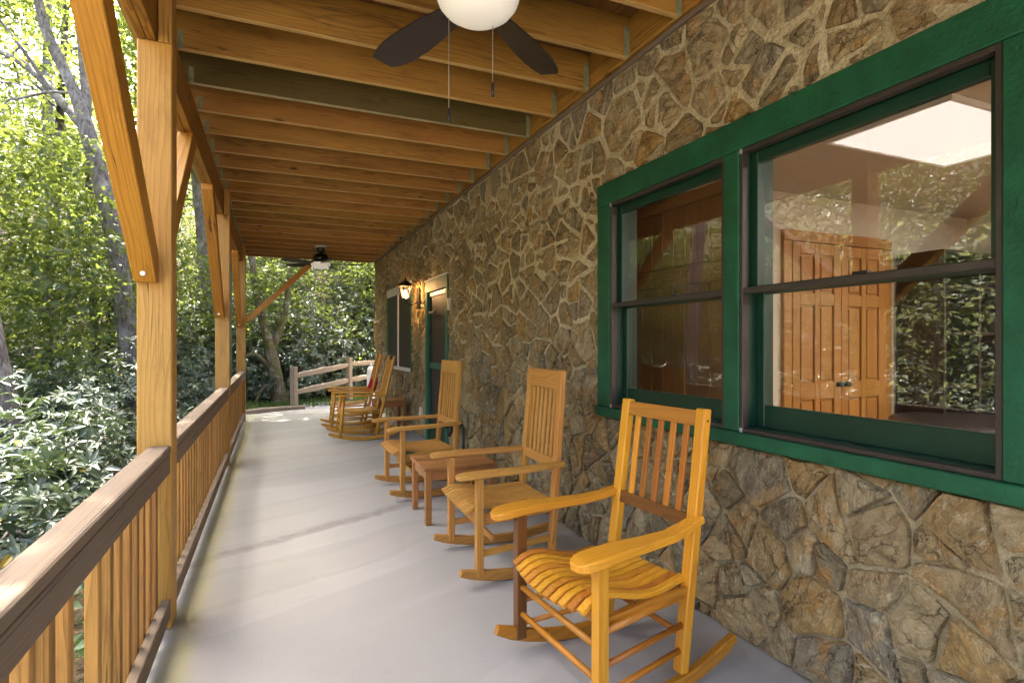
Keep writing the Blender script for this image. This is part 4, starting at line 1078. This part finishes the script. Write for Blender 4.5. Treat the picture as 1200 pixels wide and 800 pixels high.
side_table((1.62, 8.56, 0), .46, .46, .47, 'dark brown side table against the wall behind the golden chairs')
# red cushion on the far chair, white tank beyond the slab
cu = sweep('red_cushion', [(1.40, 9.06, .52), (1.44, 9.06, .60), (1.475, 9.06, .70), (1.495, 9.06, .78)], [.36, .40, .40, .36], [.03, .07, .07, .03], 'red_cloth'); tag(cu, 'red cushion leaning inside the farthest rocking chair', 'cushion')
wt = thing('white_tank', (1.97, 12.45, 0), 'narrow white upright tank beyond the porch end behind the farthest chair', 'tank')
lathe('body', [(0, -.05), (.08, -.05), (.085, .0), (.085, .72), (.07, .79), (.03, .82), (0, .825)], 'white_plastic', wt, T(1.97, 12.45, 0), 20)
lathe('valve', [(.03, .82), (.03, .86), (.02, .88), (0, .885)], 'grey_metal', wt, T(1.97, 12.45, 0), 12)

# ------------------------------------------------------------------ split-rail fence
fe = thing('split_rail_fence', (1, 12.6, 0), 'weathered two-rail split-rail fence beyond the end of the porch', 'fence')
fp = [(.39, 12.15), (1.62, 13.35), (2.95, 14.55)]
rr = random.Random(5)
for i, (x, y) in enumerate(fp):
    z = gz(x, y); h = (.90, 1.03, 1.1)[i]
    sweep('fence_post', [(x, y, z - .3), (x + .005, y, z + .2), (x - .004, y, z + .6), (x, y, z + h)], [.14, .135, .13, .125], [.12, .12, .115, .11], 'split_rail', fe, side=(.7, .7, 0))
for i in range(2):
    (x0, y0), (x1, y1) = fp[i], fp[i + 1]
    za, zb = gz(x0, y0), gz(x1, y1)
    for h0, h1 in ((.36, .52), (.70, .86)):
        h0_, h1_ = (h0, h1) if i == 0 else (h1, h1 + .08)
        P = []; W_ = []
        for k in range(7):
            q = -.04 + 1.08 * k / 6
            P.append((x0 + (x1 - x0) * q + rr.uniform(-.01, .01), y0 + (y1 - y0) * q + rr.uniform(-.01, .01), za + h0_ + (zb - za + h1_ - h0_) * q + rr.uniform(-.012, .012)))
            W_.append(rr.uniform(.10, .13) if 0 < k < 6 else .06)
        sweep('fence_rail', P, [w * .75 for w in W_], W_, 'split_rail', fe, side=(.7, -.7, 0))
# ------------------------------------------------------------------ foliage
def unit(a): return a / np.maximum(np.linalg.norm(a, axis=1, keepdims=True), 1e-6)
def leaf_obj(name, P, D, N, L, W, mat, parent=None, tint=None, fold=.25, long=False):
    """leaves: a folded blade from P along D; N roughly the upper side"""
    n = len(P); D = unit(D); Sd = unit(np.cross(N, D)); N = np.cross(D, Sd)
    L = np.broadcast_to(L, (n,))[:, None]; W = np.broadcast_to(W, (n,))[:, None]
    if long:
        v = np.stack([P, P + D * L * .35 + Sd * W * .5 + N * W * fold, P + D * L * .72 + Sd * W * .42 + N * W * fold - N * L * .03, P + D * L - N * L * .10,
                      P + D * L * .72 - Sd * W * .42 + N * W * fold - N * L * .03, P + D * L * .35 - Sd * W * .5 + N * W * fold, P + D * L * .5], 1)
        tri = np.array([[0, 6, 1], [1, 6, 2], [2, 6, 3], [3, 6, 4], [4, 6, 5], [5, 6, 0]]); k = 7
    else:
        v = np.stack([P, P + D * L * .42 + Sd * W * .5 + N * W * fold, P + D * L, P + D * L * .42 - Sd * W * .5 + N * W * fold], 1)
        tri = np.array([[0, 2, 1], [0, 3, 2]]); k = 4
    F = (np.arange(n)[:, None, None] * k + tri[None]).reshape(-1, 3)
    me = bpy.data.meshes.new(name); me.vertices.add(n * k); me.vertices.foreach_set('co', v.astype(np.float32).ravel())
    me.loops.add(len(F) * 3); me.loops.foreach_set('vertex_index', F.astype(np.int32).ravel())
    me.polygons.add(len(F)); me.polygons.foreach_set('loop_start', np.arange(len(F), dtype=np.int32) * 3)
    me.update(calc_edges=True); me.materials.append(M[mat])
    if tint is None: tint = RNG.random((n, 3))
    t = np.repeat(np.concatenate([tint, np.ones((n, 1))], 1), k, 0).astype(np.float32)
    a = me.color_attributes.new('tint', 'FLOAT_COLOR', 'POINT'); a.data.foreach_set('color', t.ravel())
    return obj(name, me, parent, WM[parent.name].copy() if False else None)
def sprays(C, rad, per, tilt=.35, size=.11, flat=.12):
    """flat layered sprays of leaves round centres C -> P, D, N, L, W, tint"""
    n = len(C); rad = np.broadcast_to(rad, (n,))
    ax = unit(np.concatenate([RNG.normal(0, tilt, (n, 2)), np.ones((n, 1))], 1))
    e1 = unit(np.cross(ax, RNG.normal(size=(n, 3)))); e2 = np.cross(ax, e1)
    idx = np.repeat(np.arange(n), per); m = len(idx)
    a = RNG.uniform(0, 2 * np.pi, m); r = np.sqrt(RNG.random(m)) * rad[idx]
    out = e1[idx] * np.cos(a)[:, None] + e2[idx] * np.sin(a)[:, None]
    P = C[idx] + out * r[:, None] + ax[idx] * (RNG.normal(0, flat, m) * rad[idx])[:, None] - np.array([0, 0, 1]) * (r * r * .35)[:, None]
    D = out + RNG.normal(0, .55, (m, 3)) + np.array([0, 0, -.2])
    N = ax[idx] + RNG.normal(0, .42, (m, 3))
    L = size * RNG.uniform(.65, 1.3, m); W = L * RNG.uniform(.5, .68, m)
    ti = RNG.random((m, 3)); ti[:, 0] = np.clip(.6 * RNG.random(n)[idx] + .4 * ti[:, 0], 0, 1)
    return P, D, N, L, W, ti
def gzv(x, y): return np.array([gz(a, b) for a, b in zip(x, y)])
def whorls(C, AX, size=.13, per=8):
    n = len(C); e1 = unit(np.cross(AX, RNG.normal(size=(n, 3)))); e2 = np.cross(AX, e1)
    idx = np.repeat(np.arange(n), per); m = len(idx)
    a = np.tile(np.arange(per), n) * 2 * np.pi / per + RNG.uniform(0, 6.28, n)[idx] + RNG.normal(0, .22, m)
    out = e1[idx] * np.cos(a)[:, None] + e2[idx] * np.sin(a)[:, None]
    el = RNG.normal(-.05, .35, n)[idx] + RNG.normal(0, .28, m)
    D = out + AX[idx] * el[:, None]; N = AX[idx] - out * el[:, None] + RNG.normal(0, .15, (m, 3))
    L = size * RNG.uniform(.55, 1.35, n)[idx] * RNG.uniform(.7, 1.2, m)
    ti = RNG.random((m, 3)); ti[:, 0] = np.clip(.5 * RNG.random(n)[idx] + .5 * ti[:, 0], 0, 1)
    return C[idx] + out * .012, D, N, L, L * RNG.uniform(.27, .36, m), ti
def bush_points(cx, cy, rx, ry, h, n, z0=None):
    """points and outward normals over an uneven dome, plus some inside it"""
    th = RNG.uniform(0, 2 * np.pi, n); u = RNG.random(n) ** .6
    ph = np.arccos(1 - u)            # polar angle from top
    k = RNG.uniform(.72, 1.03, n)
    lump = 1 + .16 * np.sin(th * 3 + cx * 7) * np.sin(ph * 3) + .10 * np.sin(th * 7 + cy * 5)
    nrm = np.stack([np.sin(ph) * np.cos(th), np.sin(ph) * np.sin(th), np.cos(ph)], 1)
    z0 = gz(cx, cy) if z0 is None else z0
    C = np.stack([cx + rx * nrm[:, 0] * k * lump, cy + ry * nrm[:, 1] * k * lump, z0 + .1 + h * nrm[:, 2] * k * lump], 1)
    A = unit(nrm + np.array([0, 0, .55]) + RNG.normal(0, .28, (n, 3)))
    return C, A
_c, _s = math.cos(TH), math.sin(TH)
def unproj(px, py, fw):
    ri = (px - 600) / FPX * fw
    return Vector((ri * _c + fw * _s, -ri * _s + fw * _c, EYE - (py - 402) / FPX * fw))
def tube(name, path, radii, mat, parent, n=12, rough=.08):
    """tapered trunk or limb through path points, smoothed and knobbly"""
    P = [Vector(p) for p in path]; pts = []; rad = []
    for i in range(len(P) - 1):
        p0 = P[max(i - 1, 0)]; p1 = P[i]; p2 = P[i + 1]; p3 = P[min(i + 2, len(P) - 1)]
        m = 5
        for k in range(m + (i == len(P) - 2)):
            t = k / m
            q = .5 * ((2 * p1) + (p2 - p0) * t + (2 * p0 - 5 * p1 + 4 * p2 - p3) * t * t + (3 * p1 - p0 - 3 * p2 + p3) * t ** 3)
            pts.append(q); rad.append(radii[i] + (radii[i + 1] - radii[i]) * t)
    v = []; f = []
    ref = Vector((0, 1, 0)) if abs((pts[-1] - pts[0]).normalized().y) < .8 else Vector((1, 0, 0))
    for i, p in enumerate(pts):
        tg = (pts[min(i + 1, len(pts) - 1)] - pts[max(i - 1, 0)]).normalized()
        a = (ref - tg * ref.dot(tg)).normalized(); b = tg.cross(a)
        for k in range(n):
            an = 2 * math.pi * k / n; d = a * math.cos(an) + b * math.sin(an)
            r = rad[i] * (1 + rough * 2 * mnoise.noise(p * 3 + d * 1.3) + rough * mnoise.noise(p * 9 + d * 4))
            v.append(p + d * r)
    for i in range(len(pts) - 1):
        for k in range(n): f.append((i * n + k, i * n + (k + 1) % n, (i + 1) * n + (k + 1) % n, (i + 1) * n + k))
    f.append(tuple(range((len(pts) - 1) * n, len(pts) * n)))
    return obj(name, mesh(name, v, f, mat, True), parent), pts
def tree(label, trunk, tw, limbs, depth, mat='bark', crown=(), lmat='leaf', name='forest_tree', size=.11, per=26, group='trees standing in the forest'):
    """trunk/limbs given as px paths at a depth; crown = list of (centre Vector, radius, count)"""
    P = [unproj(x, y, depth) for x, y in trunk]
    b = P[0].copy(); b.z = gz(b.x, b.y) - .15
    if P[0].z > b.z + .1: P.insert(0, b); tw = [tw[0] * 1.35] + list(tw)
    t = thing(name, (b.x, b.y, b.z), label, 'tree', group)
    px = depth / FPX / 2
    tube('trunk', P, [w * px for w in tw], mat, t)
    allp = list(P[2:])
    for (lp, lw, dd) in limbs:
        Q = [unproj(x, y, depth + dd * i / max(1, len(lp) - 1)) for i, (x, y) in enumerate(lp)]
        tube('limb', Q, [w * px for w in lw], mat, t, n=8); allp += Q[1:]
    C = []
    for (c, r, k) in crown:
        d = RNG.normal(size=(k, 3)); d = unit(d) * (RNG.random((k, 1)) ** .4) * np.array(r); C.append(np.array(c)[None] + d)
        # a few twigs reaching into the cluster
        near = min(allp, key=lambda q: (q - Vector(c)).length)
        for j in range(3):
            e = Vector(C[-1][j % k]); mid = near.lerp(e, .5) + Vector((0, 0, .15))
            tube('twig', [near, mid, e], [.025, .016, .006], mat, t, n=5, rough=0)
    if C:
        P_, D, N, L, W, ti = sprays(np.concatenate(C), RNG.uniform(.3, .6, sum(len(c) for c in C)), per, size=size)
        o = leaf_obj('crown', P_, D, N, L, W, lmat, None, ti)
        o.parent = t; o.matrix_basis = WM[t.name].inverted()
    return t
U = unproj
# the grey forked tree seen beside the first post
tree('grey forked tree with a leaning trunk, biggest trunk left of the first post',
     [(160, 480), (154, 430), (146, 360), (138, 300), (126, 245), (113, 195), (101, 150), (90, 115), (72, 75), (54, 35), (40, -20), (15, -140)],
     [27, 23, 21, 20, 19, 18, 17, 13, 12, 11, 9, 6],
     [([(101, 152), (78, 126), (45, 90), (12, 66), (-45, 45)], [11, 10, 9, 8, 6], .6), ([(100, 150), (101, 110), (97, 60), (90, 0), (80, -120)], [11, 11, 10, 9, 7], .8),
      ([(60, 108), (35, 70), (5, 30), (-30, -10)], [5, 4, 3, 2], -.5), ([(88, 110), (60, 108), (25, 115), (5, 122), (6, 160)], [3, 3, 3, 2, 1.5], -.3),
      ([(140, 310), (110, 270), (85, 255), (60, 250)], [5, 4, 3, 1.5], .4)], 9.0, 'bark',
     [(U(40, 200, 9.3), (1.0, 1.2, .8), 22), (U(20, 90, 9.6), (1.1, 1.2, .8), 14), (U(110, 40, 10), (1.0, 1.2, .9), 22), (U(60, -40, 9.6), (1.5, 1.5, .8), 26), (U(50, 270, 9.8), (1.2, 1.2, .7), 22)])
tree('thick leaning trunk at the left edge above the railing', [(10, 660), (9, 560), (4, 500), (-4, 440), (-16, 380), (-36, 300), (-70, 120), (-110, -150), (-150, -480)], [44, 38, 34, 30, 27, 25, 22, 18, 9], [([(-90, 0), (-50, -90), (0, -230)], [10, 7, 4], .5)], 6.2, 'bark',
     [(U(-60, 60, 7), (1.0, 1.0, .8), 14), (U(-140, -420, 6.4), (1.6, 1.6, 1.0), 40)])
tree('slim brown trunk, left one of two standing side by side in the thicket', [(114, 500), (114, 450), (112, 400), (107, 320), (104, 220), (98, 60), (88, -150)], [10, 9, 9, 8, 7, 5, 3], [], 12.2, 'bark_dark', [(U(90, 300, 12.4), (1.2, 1.0, .8), 26), (U(60, 350, 12.8), (1.2, 1.0, .6), 20)], lmat='leaf')
tree('slim brown trunk, right one of two standing side by side in the thicket', [(127, 500), (126, 440), (129, 390), (133, 300), (138, 180), (144, 30), (150, -160)], [10, 10, 9, 8, 7, 5, 3], [], 12.6, 'bark_dark', [(U(135, 250, 13), (1.1, 1.0, .8), 24)], lmat='leaf')
tree('grey trunk showing in the gap just right of the first post', [(243, 400), (240, 320), (237, 260), (231, 200), (226, 140), (220, 60), (212, -80)], [17, 16, 15, 14, 13, 11, 6], [], 15.0, 'bark', [(U(225, 150, 15), (1.5, 1.5, 1.2), 26)])
tree('mossy brown trunk at the end of the porch left of the fence', [(331, 486), (327, 462), (322, 435), (317, 410), (309, 380), (300, 340), (292, 270), (284, 170), (272, 50)], [21, 17, 15, 13, 10, 8, 7, 6, 3],
     [([(322, 440), (311, 425), (298, 415), (284, 420)], [8, 6, 5, 3], -.3), ([(326, 455), (312, 452), (302, 466), (296, 490)], [4, 3, 3, 2], -.5), ([(317, 412), (330, 380), (338, 340), (342, 290)], [10, 8, 7, 5], .6)], 13.0, 'bark_moss',
     [(U(310, 350, 13.2), (.8, .8, .6), 26), (U(345, 330, 13.6), (.9, .9, .8), 30)])
tree('dark slender tree at the right end of the far gap beside the house corner', [(437, 480), (436, 400), (432, 340), (436, 270), (438, 150), (441, 0)], [9, 8, 7, 6, 5, 3], [], 17.0, 'bark_dark', [(U(420, 330, 17), (1.2, 1.2, 1.2), 30)])
# sapling outside the railing, reflected in the right window
sp_ = thing('sapling', (-2.9, 3.9, gz(-2.9, 3.9)), 'sunlit sapling outside the railing, seen as bright sprays reflected in the right window', 'sapling')
tube('stem', [(-2.9, 3.9, gz(-2.9, 3.9) - .1), (-2.85, 3.9, .4), (-2.75, 3.85, 1.3), (-2.8, 3.8, 2.6)], [.035, .03, .022, .01], 'bark', sp_, n=7)
C = np.array([(-2.7 + .5 * math.cos(k * 2.4), 3.75 + .55 * math.sin(k * 2.4), .5 + .085 * k) for k in range(26)])
P_, D, N, L, W, ti = sprays(C, .42, 30, tilt=.4, size=.095)
o = leaf_obj('crown', P_, D, N, L, W, 'leaf_pale', None, ti); o.parent = sp_; o.matrix_basis = WM[sp_.name].inverted()

# woodland mass on the slope behind
def scatter(n, x0, x1, y0, y1, h0, h1, pw=1.0):
    x = RNG.uniform(x0, x1, n); y = RNG.uniform(y0, y1, n); z = gzv(x, y) + h0 + (h1 - h0) * RNG.random(n) ** pw
    return np.stack([x, y, z], 1)
C = np.concatenate([scatter(2000, -16, -2, 14, 26, .6, 6.0), scatter(700, -2, 6, 19, 26, .6, 5), scatter(1700, -20, 10, 20, 34, 1, 8), scatter(800, -5.8, -2.0, 9.5, 15, 1.6, 5.2), scatter(800, -2.0, 7, 16.5, 20, 1.2, 4.2), scatter(330, -2.4, 5, 14.4, 16.8, 1.0, 4.0)])
dn = np.array([mnoise.noise(Vector(c) * .33) for c in C]); C = C[dn > -.12]
P_, D, N, L, W, ti = sprays(C, RNG.uniform(.35, .8, len(C)), 34, size=.115)
tag(leaf_obj('woodland', P_, D, N, L, W, 'leaf', None, ti), 'sunlit green broadleaf woodland rising on the slope behind the porch', 'woodland', kind='stuff')
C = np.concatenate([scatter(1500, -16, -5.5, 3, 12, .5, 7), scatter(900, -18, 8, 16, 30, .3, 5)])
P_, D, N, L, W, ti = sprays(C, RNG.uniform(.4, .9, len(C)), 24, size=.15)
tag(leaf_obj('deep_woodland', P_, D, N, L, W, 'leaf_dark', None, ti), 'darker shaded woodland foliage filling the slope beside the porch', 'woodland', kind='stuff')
# high leaf canopy added to keep sun off the porch and nearby woods
n = 480
x = RNG.uniform(-2.6, -1.0, n); y = RNG.uniform(4.0, 14.6, n); z = RNG.uniform(7.2, 10.5, n)
keep = (RNG.random(n) < np.where(y > 12.2, .5, 1.0)); C = np.stack([x, y, z], 1)[keep]
C = np.concatenate([C, np.stack([RNG.uniform(-3, 3, 620), RNG.uniform(13.2, 17, 620), RNG.uniform(6.2, 9, 620)], 1)])
P_, D, N, L, W, ti = sprays(C, RNG.uniform(.4, .8, len(C)), 26, size=.15)
C2 = np.stack([RNG.uniform(-12, -5.5, 1100), RNG.uniform(13.5, 23, 1100), RNG.uniform(11, 14, 1100)], 1)
Q_ = sprays(C2, RNG.uniform(.5, 1.0, len(C2)), 24, size=.17)
P_, D, N, L, W, ti = [np.concatenate([a_, b_]) for a_, b_ in zip((P_, D, N, L, W, ti), Q_)]
tag(leaf_obj('shade_canopy', P_, D, N, L, W, 'leaf', None, ti), 'high leaf canopy added to shade the porch and the woods beside it', 'canopy', kind='stuff')
# background trunks in the wood
bt = [(-3.4, 17.5, .13, 'bark'), (-1.9, 20, .15, 'bark_dark'), (-5.6, 19, .16, 'bark'), (.6, 19.5, .12, 'bark_dark'), (-4.4, 14.6, .10, 'bark_dark'), (2.0, 21, .14, 'bark')]
bl = ['slender grey trunk far back in the wood left of the first post', 'dark trunk far back in the wood behind the second post', 'grey trunk deep in the wood at the far left', 'dark trunk on the slope above the split-rail fence', 'thin dark trunk behind the grey forked tree', 'grey trunk high on the slope near the house corner']
for (x, y, r, m), lb in zip(bt, bl):
    z = gz(x, y); t = thing('forest_tree', (x, y, z), lb, 'tree', 'trees standing in the forest')
    lx = random.uniform(-.8, .8)
    tube('trunk', [(x, y, z - .3), (x + lx * .2, y, z + 2.5), (x + lx * .7, y, z + 5.5), (x + lx, y + .2, z + 9)], [r * 1.3, r, r * .85, r * .5], m, t)
    for q in range(5):
        h = random.uniform(3, 8); a = random.uniform(0, 6.28); e = Vector((x + lx * h / 9 + 1.3 * math.cos(a), y + 1.3 * math.sin(a), z + h + .7))
        tube('limb', [(x + lx * h / 9, y, z + h), ((x + lx * h / 9 + e.x) / 2, (y + e.y) / 2, z + h + .5), e], [r * .35, r * .22, r * .1], m, t, n=6)
    C = np.array([(x + lx, y, z + 6.5)]) + unit(RNG.normal(size=(60, 3))) * RNG.random((60, 1)) ** .4 * np.array([2, 2, 2.6])
    P_, D, N, L, W, ti = sprays(C, .6, 24, size=.13); o = leaf_obj('crown', P_, D, N, L, W, 'leaf', None, ti); o.parent = t; o.matrix_basis = WM[t.name].inverted()

# rhododendrons: individual shrubs by the railing, then the thicket
sh = [(-1.95, 4.9, .95, .85, 1.15, 'glossy blue-green rhododendron just over the railing left of the first post', 230),
      (-2.0, 6.5, .9, 1.0, 1.25, 'rhododendron bush beside the first post with a few yellowed leaves', 250),
      (-3.2, 5.9, 1.0, 1.0, 1.2, 'rhododendron bush at the foot of the leaning trunk', 250)]
for (x, y, rx, ry, h, lb, n) in sh:
    t = thing('rhododendron', (x, y, gz(x, y)), lb, 'shrub', 'rhododendron bushes outside the railing')
    C, A = bush_points(x, y, rx, ry, h, int(n * 2.4))
    P_, D, N, L, W, ti = whorls(C, A, .105, 9)
    o = leaf_obj('foliage', P_, D, N, L, W, 'leaf_rhodo', None, ti, long=True); o.parent = t; o.matrix_basis = WM[t.name].inverted()
    for q in range(6):
        e = C[q]; tube('stem', [(x + .1 * math.cos(q), y + .1 * math.sin(q), gz(x, y) - .1), ((x + e[0]) / 2, (y + e[1]) / 2, gz(x, y) + h * .45), tuple(e)], [.022, .016, .007], 'bark', t, n=6)
Cs = []; As = []
rr = random.Random(17)
for k in range(130):
    if k < 62: x, y = rr.uniform(-7, -1.9), rr.uniform(7.4, 15)
    elif k < 118: x, y = rr.uniform(-2.6, 6), rr.uniform(14.6, 19.5)
    else: x, y = rr.uniform(-6, -3.4), rr.uniform(3, 8)
    if k < 62 and x > -2.2 and y < 9: y += 1
    r = rr.uniform(.7, 1.3); hh = rr.uniform(1.0, 1.9) * (1.25 if k >= 62 else 1)
    C, A = bush_points(x, y, r, r, hh, int(300 * r * r + 70)); Cs.append(C); As.append(A)
C = np.concatenate(Cs); A = np.concatenate(As)
P_, D, N, L, W, ti = whorls(C, A, .105, 8)
tag(leaf_obj('rhododendron_thicket', P_, D, N, L, W, 'leaf_rhodo', None, ti), 'glossy pale-glinting rhododendron thicket covering the bank', 'thicket', kind='stuff')
# ground cover close to the slab
n = 9000
x = RNG.uniform(-3.8, -.66, n); y = RNG.uniform(.4, 12.5, n); zz_ = gzv(x, y) + RNG.uniform(.02, .22, n)
A = unit(np.stack([RNG.normal(0, .4, n), RNG.normal(0, .4, n), np.ones(n)], 1)); D = RNG.normal(size=(n, 3)); D[:, 2] *= .3
L = RNG.uniform(.05, .11, n)
tag(leaf_obj('ground_cover', np.stack([x, y, zz_], 1), D, A, L, L * .7, 'leaf_ivy'), 'low leafy ground cover seen between the balusters', 'ground cover', kind='stuff')
n = 9000
x = RNG.uniform(-.6, 5, n); y = RNG.uniform(12.2, 15, n); k = (y > 12.3 + .25 * np.maximum(0, x) + .0) | (x < .5); x, y = x[k], y[k]; n = len(x)
D = np.stack([RNG.normal(0, .3, n), RNG.normal(0, .3, n), np.ones(n)], 1); L = RNG.uniform(.05, .13, n)
tag(leaf_obj('grass', np.stack([x, y, gzv(x, y)], 1), D, RNG.normal(size=(n, 3)), L, L * .12, 'leaf_ivy'), 'strip of short grass round the fence posts', 'grass', kind='stuff')
